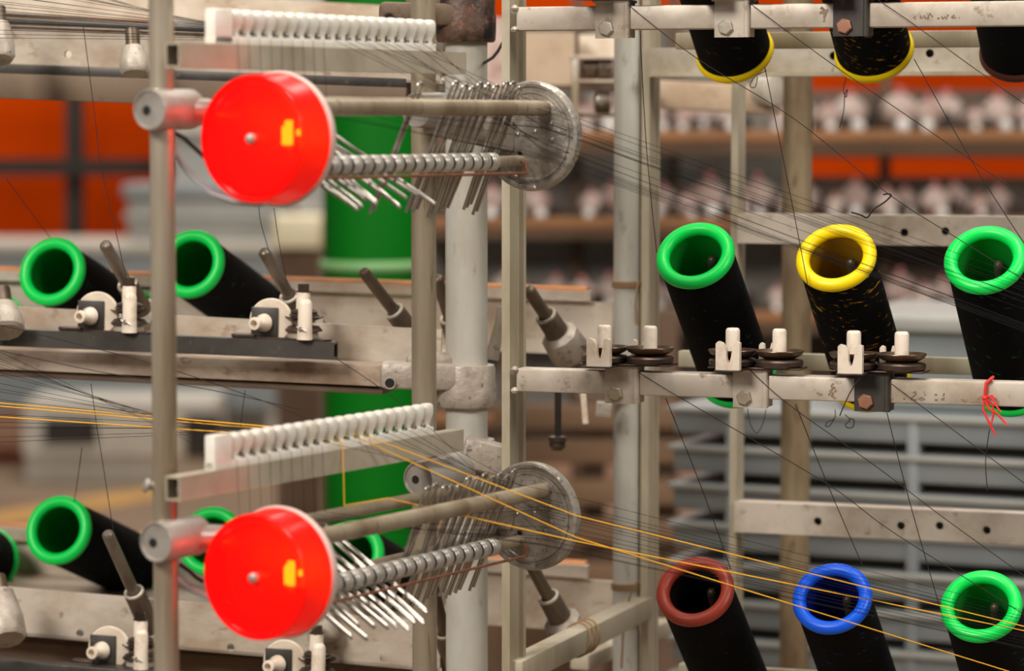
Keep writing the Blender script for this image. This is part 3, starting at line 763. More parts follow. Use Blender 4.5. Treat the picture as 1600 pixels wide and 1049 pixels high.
for px, py, wh in ((281, 86, 'upper'), (281, 765, 'lower')):
    q = P(px, py, 1.912)-DB*.0058
    place(rail, ru, q, RD, 'square channel rail under the %s white comb' % wh, 'comb rails')
    cb_ = q+DA*.0395+Z*.0079
    place(comb, cu, cb_, RD, 'white toothed yarn comb on the %s rail' % wh, 'white combs'); RAILS.append(cb_)
def eye(u, k): return RAILS[u]+DA*EYES[k]+Z*.0068

# pipe clamps
def clamp(face, L, arm_to, r, label):
    face = V(face); t = thing('pipe_clamp', face, label, 'clamp')
    e = face+DA*L
    MB().lathe(face, DA, [(0.0012, 0), (.0012, r*.86), (0, r*.9), (0, r*.97), (.001, r), (L-.004, r*1.02), (L-.001, r*.92), (L, r*.8), (L, 0)], 48).obj('body', M['clamp'], t)
    h = face-DB*r*.22-Z*r*.05
    MB().lathe(h, -DA, [(-.003, 0), (-.003, r*.2), (-.0009, r*.24), (-.0009, r*.17), (-.0011, 0)], 20).obj('screw_hole', M['hole'], t)
    if arm_to is not None:
        s = face+DA*(L*.55); MB().lathe(s, V(arm_to)-s, [(0, 0), (0, .0098), (.02, .0090), ((V(arm_to)-s).length, .0086), ((V(arm_to)-s).length, 0)], 28).obj('arm', M['clamp'], t)
        s2 = s+(V(arm_to)-s)*.55; d = (V(arm_to)-s).normalized()
        MB().torus(s2, d, .0088, .0014, 28, 8).obj('arm_collar', M['chrome'], t)
    return t
for u, (px, py, uo, wh) in enumerate(((233, 171, UO, 'upper'), (243, 848, LO, 'lower'))):
    f = P(px, py, 1.934)
    arm = dev(uo, -.018, .072, 0); arm.z = f.z-.007
    clamp(f, .046, arm, .0132, 'cylindrical cross clamp joining lamp pole and %s red lamp' % wh)
for px, py, wh in ((650, 172, 'upper'), (653, 749, 'lower')):
    clamp(P(px, py, 2.178), .062, None, .0128, 'cylindrical clamp on the brownish pole beside the %s end plate' % wh)
# bracket between the clamp and the end plate
for uo, wh, py in ((UO, 'upper', 172), (LO, 'lower', 749)):
    s = P(668, py+4, 2.20); e = dev(uo, -.016, AEND+.004, .002)
    o = MB().bar(s, e, .010, .030, bev=.003).obj('plate_bracket', M['cast']); tag(o, 'cast bracket holding the %s end plate on its clamp' % wh, 'bracket')

# cables of the lamps
for uo, wh, dy in ((UO, 'upper', 0), (LO, 'lower', 0)):
    if wh == 'upper': pts = [(271, 236), (285, 258), (305, 282), (330, 302), (365, 315), (405, 318), (438, 308)]
    else: pts = [(274, 903), (290, 916), (306, 925), (325, 933), (360, 945)]
    pp = [P(a, b, 1.957+.002*k) for k, (a, b) in enumerate(pts)]
    o = MB().tube(pp, .0020, 10).obj('lamp_cable', M['cable']); tag(o, 'blue-grey cable looping from the pole to the %s red lamp' % wh, 'cable', 'lamp cables')
    pts = [(270, 208), (290, 218), (306, 233), (320, 246)] if wh == 'upper' else [(280, 882), (296, 893), (308, 904), (318, 910)]
    o = MB().tube([P(a, b, 1.962) for a, b in pts], .0014, 8).obj('lamp_cable', M['black_cable']); tag(o, 'short black cable entering the %s red lamp from the pole' % wh, 'cable', 'lamp cables')

# drop wires
def make_drop():
    pts = []
    w2 = .0014; L = .102
    pts += [(-w2, 0, -L), (-w2, 0, -.05), (-w2, 0, -.022), (-w2*1.6, 0, -.012), (-w2*1.7, 0, -.005)]
    for k in range(1, 8):
        a = math.pi*(1-k/8); pts.append((w2*1.7*math.cos(a), 0, -.004+w2*2.2*math.sin(a)))
    pts += [(w2*1.7, 0, -.005), (w2*1.6, 0, -.012), (w2, 0, -.022), (w2, 0, -.05), (w2, 0, -L*.97)]
    t = MB().tube(pts, .00118, 8)
    return t.obj('drop_wire', M['chrome'], origin=V((0, 0, 0)))
dw = make_drop(); du = []
tag(dw, '', 'wire')
def drop(p, down, side, label, group):
    zz = -V(down).normalized(); x = (V(side)-zz*V(side).dot(zz)).normalized(); y = zz.cross(x)
    place(dw, du, p, rotm(x, y, zz), label, group)
rr = random.Random(3)
for u, uo in enumerate((UO, LO)):
    wh = ('upper', 'lower')[u]
    if u == 0: al = [.196]+[.243, .2535, .264, .2745, .285, .2965]+[.3105, .3205, .330]
    else: al = [.205, .215, .226, .236, .247, .258]+[.271, .2815, .292, .3025, .313, .3235]
    for a in al:
        dn = DB*(-.40+rr.uniform(-.05, .05))+Z*-.92+DA*rr.uniform(-.05, .05)
        p = dev(uo, .0035, a+rr.uniform(-.001, .001), .0375+rr.uniform(-.002, .003))
        drop(p, dn, DA*.9+DB*.3, 'steel drop wire hanging upright in the right half of the %s rod frame' % wh, 'upright drop wires of the %s frame' % wh)
    al = [.070, .079, .0885, .098, .107, .116, .126, .136, .146, .157, .1695] if u == 0 else [.070, .081, .092, .102, .112, .123, .134, .146, .158, .1695]
    for a in al:
        q = dev(uo, -.0165, a, -.0185)
        dn = DB*(.80+rr.uniform(-.08, .08))-Z*(.50+rr.uniform(-.07, .05))
        dn.normalize()
        drop(q-dn*(.050+rr.uniform(-.008, .008)), dn, DA*.95-Z*.2, 'fallen drop wire lying slanted beside the %s red lamp' % wh, 'fallen drop wires of the %s frame' % wh)

# ================================================================== left rack
def dl(px): return 2.59-.07*px/600
def left_bar(name, y0, y1, px0, px1, off, hpx, wd, m, label, cat='beam', bev=.001):
    """beam whose front face centre line runs from pixel row y0 at column 0 to y1 at column 600"""
    g = lambda px: y0+(y1-y0)*px/600
    a, b = P(px0, g(px0), dl(px0)+off), P(px1, g(px1), dl(px1)+off)
    bk = V((0, wd/2, 0))
    o = MB().bar(a+bk, b+bk, wd, hpx/F*2.55, bev).obj(name, M[m]); tag(o, label, cat); return o
def left_plate(mb, top0, top1, px0, px1, off, h0, holes=(), th=.004):
    """upright plate whose top edge runs from top0 (column 0) to top1 (column 600)"""
    g = lambda px: top0+(top1-top0)*px/600
    a, b = P(px0, g(px0), dl(px0)+off), P(px1, g(px1), dl(px1)+off)
    ax = (b-a).normalized(); ay = (Z-ax*Z.dot(ax)).normalized(); h = h0/F*2.6
    hs = [(((P(x, 0, dl(x)+off)-a).x/ax.x), h-v/F*2.6, 6.2/F*2.6) for x, v in holes]
    mb.plate(a-ay*h, ax, ay, (b-a).length, h, -th, hs)
    return a, b, h
def channel(label, f0, f1, fh, r0, r1, rh, strip_end, face_end, holes, orange=True, px0=-90):
    """open trough the left spools sit in: front wall, floor, rear wall, capping strip"""
    t = thing('spool_trough', P(300, (f0+f1)/2, dl(300)+.06), label, 'beam')
    mb = MB(); a, b, h = left_plate(mb, f0, f1, px0, 690, .034, fh, holes); mb.obj('front_wall', M['dust'], t)
    mb = MB(); c, d, h2 = left_plate(mb, r0+rh, r1+rh, px0, face_end, .335, 90); mb.obj('rear_wall', M['dust'], t)
    mb = MB(); left_plate(mb, r0, r1, px0, strip_end, .325, rh, th=.012); mb.obj('capping_strip', M['dust'], t)
    if orange:
        g0 = lambda px: r0+(r1-r0)*px/600
        MB().bar(P(px0, g0(px0)-1, dl(px0)+.345), P(strip_end-4, g0(strip_end)-1, dl(strip_end)+.345), .03, .0056).obj('orange_edge', M['orange_edge'], t)
    lo = lambda p, hh: p-Z*hh
    mb = MB(); v = [mb.bm.verts.new(q) for q in (lo(a, h), lo(b, h), lo(b, h)+V((0, .30, .006)), lo(a, h)+V((0, .30, .006)))]
    mb.bm.faces.new(v); r = bmesh.ops.extrude_face_region(mb.bm, geom=list(mb.bm.faces)); bmesh.ops.translate(mb.bm, verts=[x for x in r['geom'] if isinstance(x, bmesh.types.BMVert)], vec=(0, 0, .003))
    mb.obj('trough_floor', M['dust'], t)
    return t
channel('dusty steel trough holding the upper left row of spools', 478, 511, 80, 423, 444, 17, 922, 958, [])
channel('dusty steel trough holding the lower left row of spools', 917, 967, 76, 824, 864, 21, 918, 958, [(118, 64), (357, 66), (600, 62)])
channel('dusty trough along the top left edge with an oval hole', 40, 62, 64, -24, 8, 48, 640, 690, [(107, 41), (420, 45)], False)
left_bar('main_beam', 561, 588, -90, 606, 0, 33, .03, 'cream', 'cracked cream beam across the middle left, joined to the silver collar')
left_bar('trough_lip', 33, 56, -90, 640, .026, 10, .012, 'dark', 'thin dark lip along the upper edge of the top left trough', 'strip')
left_bar('main_beam', 134, 156, -90, 640, .03, 40, .03, 'brown', 'brown beam under the top left trough')
left_bar('beam_flange', 583, 612, -90, 606, .006, 10, .04, 'brown', 'brown lower flange under the cracked cream beam', 'flange')
left_bar('main_beam', 1018, 1060, -90, 690, .075, 36, .03, 'brown', 'brown shaded beam under the lower left trough')
left_bar('main_beam', 1062, 1095, -90, 640, -.01, 34, .03, 'cream', 'cream beam along the very bottom left edge')
left_bar('tension_rail', 109, 130, -90, 640, .034, 20, .02, 'dark', 'thin black strip on the brown beam at top left', 'rail')
# dark hollow tension rail
g = lambda px: 527.5+(549-527.5)*px/520
a, b = P(-90, g(-90), dl(-90)-.03), P(521, g(521), dl(521)-.03)
mb = MB(); ax = (b-a).normalized(); sd = V((0, 1, 0)); sd = (sd-ax*sd.dot(ax)).normalized(); up = sd.cross(ax); up = up if up.z > 0 else -up
hw, th = 27/F*2.55/2, .002
sq = lambda k: [(0, -k), (2*hw, -k), (2*hw, k), (0, k)]
def ring(p, lo_, k): return [mb.bm.verts.new(p+sd*x+up*z) for x, z in [(lo_, -k), (2*hw-lo_, -k), (2*hw-lo_, k), (lo_, k)]]
R4 = [ring(a, 0, hw), ring(b, 0, hw), ring(b, th, hw-th), ring(a, th, hw-th)]
for i0, i1 in ((0, 1), (1, 2), (2, 3), (3, 0)):
    for i in range(4): mb.bm.faces.new((R4[i0][i], R4[i1][i], R4[i1][(i+1) % 4], R4[i0][(i+1) % 4]))
o = mb.obj('tension_rail', M['dark']); tag(o, 'dark hollow square rail carrying the left tension devices', 'rail')
TRAIL = (a, ax, up, hw, sd)

# collars on the main post
def collar(py0, py1, armpx, m, label, hole=None, arm=True, grow=1.0):
    zc0, zc1 = P(729, py1, 2.5).z, P(729, py0, 2.5).z; h = zc1-zc0
    c = V((POST_C.x-.0005, 2.50, zc0)); Rr = 47.5/F*2.5*grow
    t = thing('post_collar', c, label, 'collar')
    MB().lathe(c, Z, [(0, RC*.98), (0, Rr*.93), (.002, Rr*.98), (h*.25, Rr), (h*.5, Rr*1.0), (h*.62, Rr*.965), (h*.9, Rr*.97), (h, Rr*.93), (h, RC*.98)], 56, closed=True).obj('ring', M[m], t)
    if arm:
        pa, pb = armpx
        z0, z1 = P(640, pb, 2.48).z, P(640, pa, 2.48).z
        x0, x1 = P(592, 0, 2.48).x, P(720, 0, 2.5).x
        hs = []
        if hole: q = P(hole[0], hole[1], 2.48); hs = [(q.x-x0, q.z-z0, hole[2]/F*2.48)]
        MB().box(((x0+x1)/2, 2.492, (z0+z1)/2), x1-x0, .030, z1-z0, bev=.0045, R=Matrix.Rotation(.03, 3, 'Y')).box(((x0+x1)/2+.012, 2.500, z1+.001), (x1-x0)*.72, .026, .012, bev=.004).obj('arm', M['brown' if m == 'rust_cast' else m], t)
        if hole:
            q = P(hole[0], hole[1], 2.4765); rh = hole[2]/F*2.48
            MB().lathe(q, V((0, -1, 0)), [(-.002, rh*1.25), (.0006, rh*1.2), (.0006, rh*.95), (-.002, rh*.9)], 24, closed=True).obj('hole_lip', M[m], t)
            MB().lathe(q, V((0, -1, 0)), [(-.002, 0), (-.002, rh), (.0002, rh), (.0002, 0)], 24).obj('screw_hole', M['hole'], t)
    return t
collar(570, 635, (568, 610), 'cast', 'silver cast collar on the thick post at beam height', (609, 599, 8))
collar(-12, 66, (4, 40), 'rust_cast', 'dark rusty cast collar on the thick post at the top edge', (608, 29, 8))
collar(686, 738, (690, 730), 'cast', 'rough silver collar on the thick post behind the lower end plate', None, False)
q = P(757, 712, 2.46); o = MB().box(q, 70/F*2.46, .03, 46/F*2.46, Matrix.Rotation(math.radians(14), 3, 'Y'), bev=.003).obj('collar_lug', M['cast']); tag(o, 'silver lug beside the lower collar, above the lower end plate', 'lug')
# thin curved flange piece behind the angle post
o = MB().tube([P(768, 562, 2.55), P(774, 535, 2.55), P(780, 505, 2.55), P(782, 480, 2.55)], [.008, .0065, .0045, .003], 10, .5).obj('hook_plate', M['silver']); tag(o, 'small curved silver hook between thick post and angle post', 'hook')

# left tension devices
def make_left_tensioner():
    t = thing('yarn_tensioner', (0, 0, 0), '', 'tensioner')     # x along rail, y back, z up; origin on rail top centre
    mb = MB(); poly = [(-.048, .002), (-.028, .001), (-.024, -.004), (.034, -.006), (.039, .002), (.034, .014), (-.028, .014), (-.046, .010)]
    mb.prism(poly, V((0, 0, .0002)), V((1, 0, 0)), V((0, 1, 0)), .0016)
    mb.box((-.038, .006, .0022), .020, .012, .0030, bev=.0006)
    mb.obj('base_plate', M['washer'], t, world=False)
    MB().box((-.0195, .002, .0145), .0232, .0022, .0240, bev=.0006).obj('bracket', M['dark'], t, world=False)
    MB().lathe((-.0145, .0030, .0155), V((0, 1, 0)), [(0, 0), (0, .0178), (.0008, .0188), (.003, .0188), (.0036, .018), (.0036, 0)], 44).obj('backing_disc', M['white_disc'], t, world=False)
    MB().lathe((-.0195, .001, .0135), V((-.28, -1, 0)), [(0, 0), (0, .0078), (.004, .0072), (.008, .0046), (.0135, .0046), (.0150, .0056), (.0165, .0052), (.0168, .0032), (.009, .0026), (.009, 0)], 24).obj('nozzle', M['ceramic'], t, world=False)
    c = V((.0135, .006, 0))
    MB().lathe(c+V((0, 0, .0018)), Z, [(0, 0), (0, .0128), (.008, .0118), (.0085, 0)], 32).obj('cup', M['silver'], t, world=False)
    for z, r, fl in ((.0105, .0158, .0028), (.0165, .0162, -.0026), (.0215, .0125, .001), (.0240, .0115, .001)):
        MB().lathe(c+V((0, 0, z)), Z, [(0, 0), (0, r*.55), (-fl*.6, r*.86), (-fl, r), (-fl+.0009, r), (.0016, r*.8), (.0020, r*.5), (.0020, 0)], 36).obj('washer', M['washer'], t, world=False)
    MB().lathe(V((.0115, .010, .0018)), Z, [(0, 0), (0, .0062), (.036, .0060), (.0385, .0052), (.0385, 0)], 24).obj('rear_post', M['ceramic'], t, world=False)
    MB().lathe(V((.0115, .010, .0400)), Z, [(0, 0), (0, .0064), (.0012, .0066), (.0012, .0049), (.0068, .0049), (.0072, .004), (.0072, 0)], 6).obj('cap_bolt', M['washer'], t, world=False)
    MB().lathe(V((.0185, -.0085, .0014)), Z, [(0, 0), (0, .0066), (.012, .0060), (.030, .0059), (.0325, .0050), (.0340, .003), (.0342, 0)], 24).obj('front_post', M['ceramic'], t, world=False)
    MB().tube([(.0130, -.0148, .0125), (.0155, -.0152, .0105), (.0168, -.0156, .0120), (.0150, -.0158, .0095), (.0190, -.0155, .0100), (.0215, -.0150, .0085)], .0008, 6).obj('thread_clip', M['chrome'], t, world=False)
    return t
lt_ = make_left_tensioner(); ltu = []
a, ax, up, hw, sd = TRAIL
RL = rotm(ax, sd, up)
for px, l in ((165, 'white-post tension device left of the lamp pole on the dark rail'), (440, 'white-post tension device near the open end of the dark rail')):
    q = a+ax*((P(px, 0, dl(px)-.03).x-a.x)/ax.x)
    place(lt_, ltu, q+sd*hw+up*hw, RL, l, 'left tension devices')
for px, py, l in ((191, 1046, 'tension device at the bottom edge left of the lamp pole'), (467, 1068, 'tension device at the bottom edge under the lower red lamp')):
    place(lt_, ltu, P(px, py, dl(px)-.02)+V((0, .008, 0)), RL, l, 'left tension devices')
g2 = lambda px: 1046+(1068-1046)*(px-191)/276
pa, pb = P(-90, g2(-90)+14, dl(-90)-.03), P(560, g2(560)+14, dl(560)-.03)
o = MB().bar(pa+V((0, .008, 0)), pb+V((0, .008, 0)), .016, .0145, bev=.001).obj('tension_rail', M['dark']); tag(o, 'dark rail at the bottom edge under the lower left tension devices', 'rail')

# bare spindles of the left rack
def spindle(tip, bs, yt, yb, label, mt, boss=True, r=.0052):
    a, b = P(*tip, yt), P(*bs, yb); n = (b-a).normalized(); L = (b-a).length
    t = thing('bobbin_spindle', b, label, 'spindle', 'bare spindles on the left rack')
    MB().lathe(a, n, [(0, 0), (.0006, r*.7), (.002, r*.95), (.004, r), (L*.62, r*1.02), (L*.62, 0)], 20).obj('shaft', M[mt], t)
    MB().lathe(a+n*(L*.60), n, [(0, 0), (0, r*1.5), (L*.03, r*1.75), (L*.40, r*1.85), (L*.40, 0)], 24).obj('sleeve', M['wire_dark'], t)
    MB().torus(a+n*(L*.605), n, r*1.45, r*.3, 24, 8).obj('ring', M['silver'], t)
    if boss: MB().lathe(b-n*.002, n, [(0, 0), (0, r*2.2), (.004, r*3.0), (.024, r*3.3), (.030, r*2.6), (.030, 0)], 10).obj('boss', M['cast'], t)
    return t
spindle((163, 380), (222, 486), 2.535, 2.60, 'bare spindle beside the first tension device, upper left row', 'spindle')
spindle((411, 391), (478, 508), 2.515, 2.575, 'bare spindle behind the second tension device, upper left row', 'spindle')
spindle((566, 422), (648, 528), 2.56, 2.60, 'bare dark spindle under the green barrel, upper left row', 'wire_dark', False)
spindle((682, 432), (716, 540), 2.55, 2.59, 'bare spindle showing between brownish pole and thick post, upper row', 'wire_dark', False)
spindle((824, 450), (872, 522), 2.57, 2.60, 'bare dark spindle right of the angle post, upper row', 'wire_dark', True, .0056)
spindle((167, 832), (236, 985), 2.53, 2.60, 'long bare spindle left of the lamp pole, lower left row', 'spindle')
spindle((672, 900), (708, 1045), 2.50, 2.56, 'bare spindle between brownish pole and thick post, lower row', 'wire_dark')
spindle((828, 880), (876, 968), 2.57, 2.60, 'bare dark spindle right of the angle post, lower row', 'wire_dark', True, .0056)
def boss(px, py, y, ax_, r0, L, label, m='cast'):
    p = P(px, py, y); t = thing('spindle_boss', p, label, 'spindle boss')
    MB().lathe(p, V(ax_), [(0, 0), (0, r0*.72), (L*.15, r0*.8), (L*.55, r0), (L*.9, r0), (L, r0*.85), (L, 0)], 10).obj('body', M[m], t)
    MB().lathe(p, -V(ax_), [(-.001, 0), (-.001, r0*.5), (.016, r0*.48), (.016, 0)], 16).obj('neck', M['wire_dark'], t)
boss(208, 74, 2.55, (.1, -.35, -1), .0125, .024, 'silver spindle boss hanging at the top left beside the lamp pole')
boss(-2, 38, 2.55, (.1, -.5, -1), .013, .034, 'silver boss cut by the left edge in the top trough')
boss(4, 478, 2.55, (.2, -.6, -1), .017, .026, 'silver boss cut by the left edge, upper left row')
boss(-2, 928, 2.55, (.3, -.7, -1), .018, .045, 'silver boss cut by the left edge, lower left row')
boss(498, 950, 2.56, (.2, -.4, -1), .014, .03, 'silver boss showing just right of the lower red lamp')

# machine parts seen behind the end plates, centre
Y = 3.1
t = thing('gear_bracket', P(925, 140, Y), 'brown steel bracket with two rollers left of the round post', 'bracket')
pa, pb = P(893, 88, Y), P(962, 188, Y); s = F/Y
MB().box(V((P(899, 0, Y).x, Y+.02, (pa.z+pb.z)/2)), 10/s, .05, pa.z-pb.z, bev=.001).obj('side_plate', M['silver'], t)
MB().box(P(930, 90, Y)+V((0, .02, 0)), 76/s, .05, 6/s, bev=.001).obj('top_plate', M['cream'], t)
MB().box(P(932, 127, Y)+V((0, .02, 0)), 66/s, .05, 5/s, bev=.001).obj('shelf_plate', M['cream'], t)
MB().box(P(932, 180, Y)+V((0, .03, 0)), 66/s, .05, 6/s, bev=.001).obj('bottom_plate', M['brown'], t)
for px, py, r in ((925, 107, 13), (947, 107, 17), (945, 160, 18)):
    MB().cyl(P(px, py, Y)+V((-.009, .01, 0)), P(px, py, Y)+V((.005, .012, 0)), r/s, seg=28, bev=.001).obj('roller', M['wire_dark'], t)
MB().box(P(938, 158, Y-.02), 12/s, .01, 12/s, Matrix.Rotation(.3, 3, 'Y'), bev=.001).obj('nut', M['chrome'], t)
o = MB().plate(P(817, 133, 3.3), V((1, -.1, 0)), Z, 80/F*3.3, 82/F*3.3, -.02, []).obj('cover_plate', M['tan']); tag(o, 'worn cream cover plate above the upper end plate', 'plate')
o = MB().plate(P(905, 90, 3.34), V((1, -.1, 0)), Z, 60/F*3.3, 36/F*3.3, -.01, []).obj('cover_plate', M['white_disc']); tag(o, 'small pale plate behind the roller bracket', 'plate')
o = MB().box(P(1120, 152, 3.2)+V((0, .03, 0)), 205/F*3.2, .06, 44/F*3.2, Matrix.Rotation(.05, 3, 'Y'), bev=.003).obj('cast_housing', M['tan']); tag(o, 'long beige housing behind the top row of spools', 'housing')
o = MB().cyl(P(1212, 142, 3.18), P(1190, 142, 3.2), 24/F*3.2, seg=28, bev=.002).obj('end_cap', M['silver']); tag(o, 'round end cap at the right end of the beige housing', 'cap')
t = thing('steel_stanchion', (P(985, 0, 3.40).x, 3.40, 0), 'upright machine frame hidden behind the twine-tied post, carrying the beige housing', 'machine frame')
MB().box((P(985, 0, 3.4).x, 3.40, .68), .03, .05, 1.36).obj('column', M['silver'], t)
MB().bar(P(820, 120, 3.375), P(1225, 150, 3.375), .03, .022).obj('cross_member', M['brown'], t)
MB().box(P(985, 150, 3.28)+V((0, 0, 0)), .03, .24, .025).obj('bracket_arm', M['brown'], t)
# yellow panel and black wire between thick post and angle post
o = MB().box(P(772, 92, 3.4)+V((0, .02, 0)), 60/F*3.4, .02, 130/F*3.4).obj('wall_panel', M['bg_bobbin']); tag(o, 'pale panel showing between thick post and angle post', 'panel')
o = MB().tube([P(757, 98, 2.49), P(770, 90, 2.47), P(778, 80, 2.45), P(786, 66, 2.412)], .0013, 8).obj('black_wire', M['black_cable']); tag(o, 'short black wire bent between thick post and angle post', 'wire')
# hanging bolt under the middle beam
t = thing('hanging_bolt', P(871, 690, 2.6), 'dark bolt with thick nut hanging under the middle beam', 'bolt')
MB().cyl(P(872, 690, 2.6), P(872, 600, 2.6), .0030, seg=14).obj('rod', M['dark'], t)
MB().lathe(P(871, 704, 2.6), Z, [(0, 0), (0, .0045), (.004, .0075), (.0075, .0068), (.008, .0080), (.012, .0080), (.013, .004), (.013, 0)], 16).obj('nut', M['wire_dark'], t)
t = thing('hanging_latch', P(912, 640, 2.7), 'small white strip and nut under the beam left of the round post', 'latch')
MB().bar(P(911, 615, 2.7), P(915, 662, 2.7), .004, .005).obj('strip', M['ceramic'], t)
MB().box(P(943, 640, 2.7), .014, .012, .014, Matrix.Rotation(.1, 3, 'Y'), bev=.001).obj('nut', M['cast'], t)
MB().bar(P(900, 616, 2.712), P(975, 618, 2.725), .01, .008).obj('hanger', M['brown'], t)

# ================================================================== ties and strings
def helix_tie(c, r, n, dz, rad):
    pts = []
    for k in range(int(n*20)+1):
        a = 2*math.pi*k/20; pts.append(V(c)+V((r*math.cos(a), r*math.sin(a), dz*k/20/1.0)))
    return pts
t = thing('twine_tie', V((POST_E.x, 2.74, P(980, 448, 2.74).z)), 'brown twine wound round the round post with a hanging tail', 'twine')
c = V((POST_E.x, 2.74, P(980, 449, 2.74).z))
MB().tube(helix_tie(c, RE+.001, 4, .0013, .001), .0010, 6).obj('wrap', M['twine'], t)
MB().tube([P(997, 440, 2.71), P(995, 455, 2.708), P(993, 480, 2.708), P(996, 508, 2.708)], [.0011, .001, .001, .0016], 6).obj('tail', M['twine'], t)
t = thing('twine_tie', V((POST_E.x, 2.74, P(980, 915, 2.74).z)), 'brown twine tied low on the round post near the tie bar', 'twine')
c = V((POST_E.x, 2.74, P(980, 922, 2.74).z))
MB().tube(helix_tie(c, RE+.001, 3, .0022, .001), .0011, 6).obj('wrap', M['twine'], t)
MB().tube([P(999, 905, 2.71), P(985, 930, 2.708), P(975, 965, 2.708), P(973, 1000, 2.708), P(971, 1045, 2.708)], .0010, 6).obj('tail', M['twine'], t)
o = MB()
for k in range(3):
    q = on_line(P(800, 1052, 2.41), (lambda a, b: V((b.x-a.x, b.y-a.y, 0)).normalized())(P(800, 1052, 2.41), P(1004, 1052, 2.74)), 903+k*5)
    ring_ = []
    for i in range(25):
        a = 2*math.pi*i/24; ring_.append(q+DB*(.0135*math.cos(a))+Z*(.0145*math.sin(a))+DA*(.002*k+.003*math.sin(a)))
    o.tube(ring_, .0009, 6)
o = o.obj('twine_tie', M['twine']); tag(o, 'twine looped round the sloping tie bar at bottom centre', 'twine')

t = thing('red_thread_bow', on_beam(BM, 1547, 0, .001), 'red thread knotted round the middle beam, ends dangling', 'thread')
q = lambda px, py, d=.003: (lambda b: b-Z*((py-(184+(CAMZ-b.z)*F/b.y))*b.y/F))(on_beam(BM, px, 0, d))
MB().tube([q(1551, 591, -.006), q(1550, 595, .0012), q(1544, 600, .0015), q(1543, 612, .0015), q(1542, 622, .002)], [.0022, .0026, .0022, .0022, .0015], 8, .6).obj('loop', M['red_thread'], t)
MB().lathe(q(1543, 623, .002), Z, [(-.0025, 0), (-.0015, .002), (0, .0026), (.0015, .002), (.0025, 0)], 10).obj('knot', M['red_thread'], t)
for st in ([(1543, 623), (1552, 620), (1558, 628), (1563, 637), (1570, 645)], [(1543, 625), (1550, 640), (1562, 646), (1573, 658), (1580, 666)], [(1542, 626), (1541, 642), (1550, 660), (1562, 682)], [(1545, 624), (1556, 634), (1557, 650), (1554, 668)], [(1545, 622), (1555, 619), (1560, 624)]):
    MB().tube([q(x, y, .003+.001*i) for i, (x, y) in enumerate(st)], [.0009]*(len(st)-1)+[.0006], 6).obj('strand', M['red_thread'], t)

# ------------------------------------------------ yarns
def smooth(pts, n=6):
    out = []
    for i in range(len(pts)-1):
        p0, p1, p2, p3 = pts[max(i-1, 0)], pts[i], pts[i+1], pts[min(i+2, len(pts)-1)]
        for k in range(n):
            t_ = k/n
            out.append(.5*((2*p1)+(p2-p0)*t_+(2*p0-5*p1+4*p2-p3)*t_**2+(3*p1-p0-3*p2+p3)*t_**3))
    return out+[pts[-1]]
def yarn(pts, label, m='black_yarn', r=.00032, group=None, sm=False):
    pts = [V(p) for p in pts]
    if sm: pts = smooth(pts)
    o = MB().tube(pts, r, 5).obj('yarn', M[m], origin=pts[0]); tag(o, label, 'yarn', group); return o
# yarns threaded through the combs
for u in (0, 1):
    wh = ('upper', 'lower')[u]; uo = (UO, LO)[u]
    yel = {13: 0, 12: 1, 10: 2} if u == 1 else {}
    for k in range(20):
        e = eye(u, k)+DB*.002
        f = k/19.0
        if u == 0: lp = P(-70, -75+6.8*k+rr.uniform(-5, 5), 2.40)
        else: lp = P(-70, 520+9*k+rr.uniform(-5, 5), 2.40)
        m = 'black_yarn'; lab_ = 'fine black yarn threaded through the %s white comb' % wh; gp = 'black yarns of the %s comb' % wh
        if k in yel:
            lp = P(-70, (624, 629, 647)[yel[k]], 2.40)
            m = 'yellow_yarn'; lab_ = ['yellow yarn, highest of the three crossing the lower comb', 'yellow yarn, second of the three crossing the lower comb', 'yellow yarn, lowest of the three crossing the lower comb'][yel[k]]; gp = 'yellow yarns of the lower comb'
        low = eye(u, k)+DB*.0085-Z*(.044 if u == 0 else .047)       # caught at the upper rod
        jj = rr.uniform(0, 1); rp = P(1700, (468+95*jj) if u == 0 else (978+62*jj), 2.24)
        down = eye(u, k)+DB*.0065+Z*-.002
        if k in yel:
            j = yel[k]
            mid = [P(700, 757, 2.13), P(640, 739, 2.10), P(606, 779, 2.10)][j]
            end = [P(1700, 1004, 2.30), P(1700, 1088, 2.30), P(1700, 1006, 2.30)][j]
            wp = [P(900, 806, 2.17), P(900, 840, 2.17), P(900, 846, 2.17)][j]
            if j < 2: pts = [lp, eye(u, k)-DB*.006, e, down, wp, end]
            else:
                pts = [lp, eye(u, k)-DB*.006, e, down, P(538, 790, 2.06), mid, wp, end]
            yarn(pts, lab_, m, .00048, gp)
            continue
        if k < 9: pts = [lp, eye(u, k)-DB*.006, e, down, low, dev(uo, .020, .335, .020-.042*jj), rp]
        else: pts = [lp, eye(u, k)-DB*.006, e, down+DA*.002, dev(uo, .016+.0006*(19-k), .340, .022-.036*jj), rp]
        yarn(pts, lab_, m, .00017, gp)

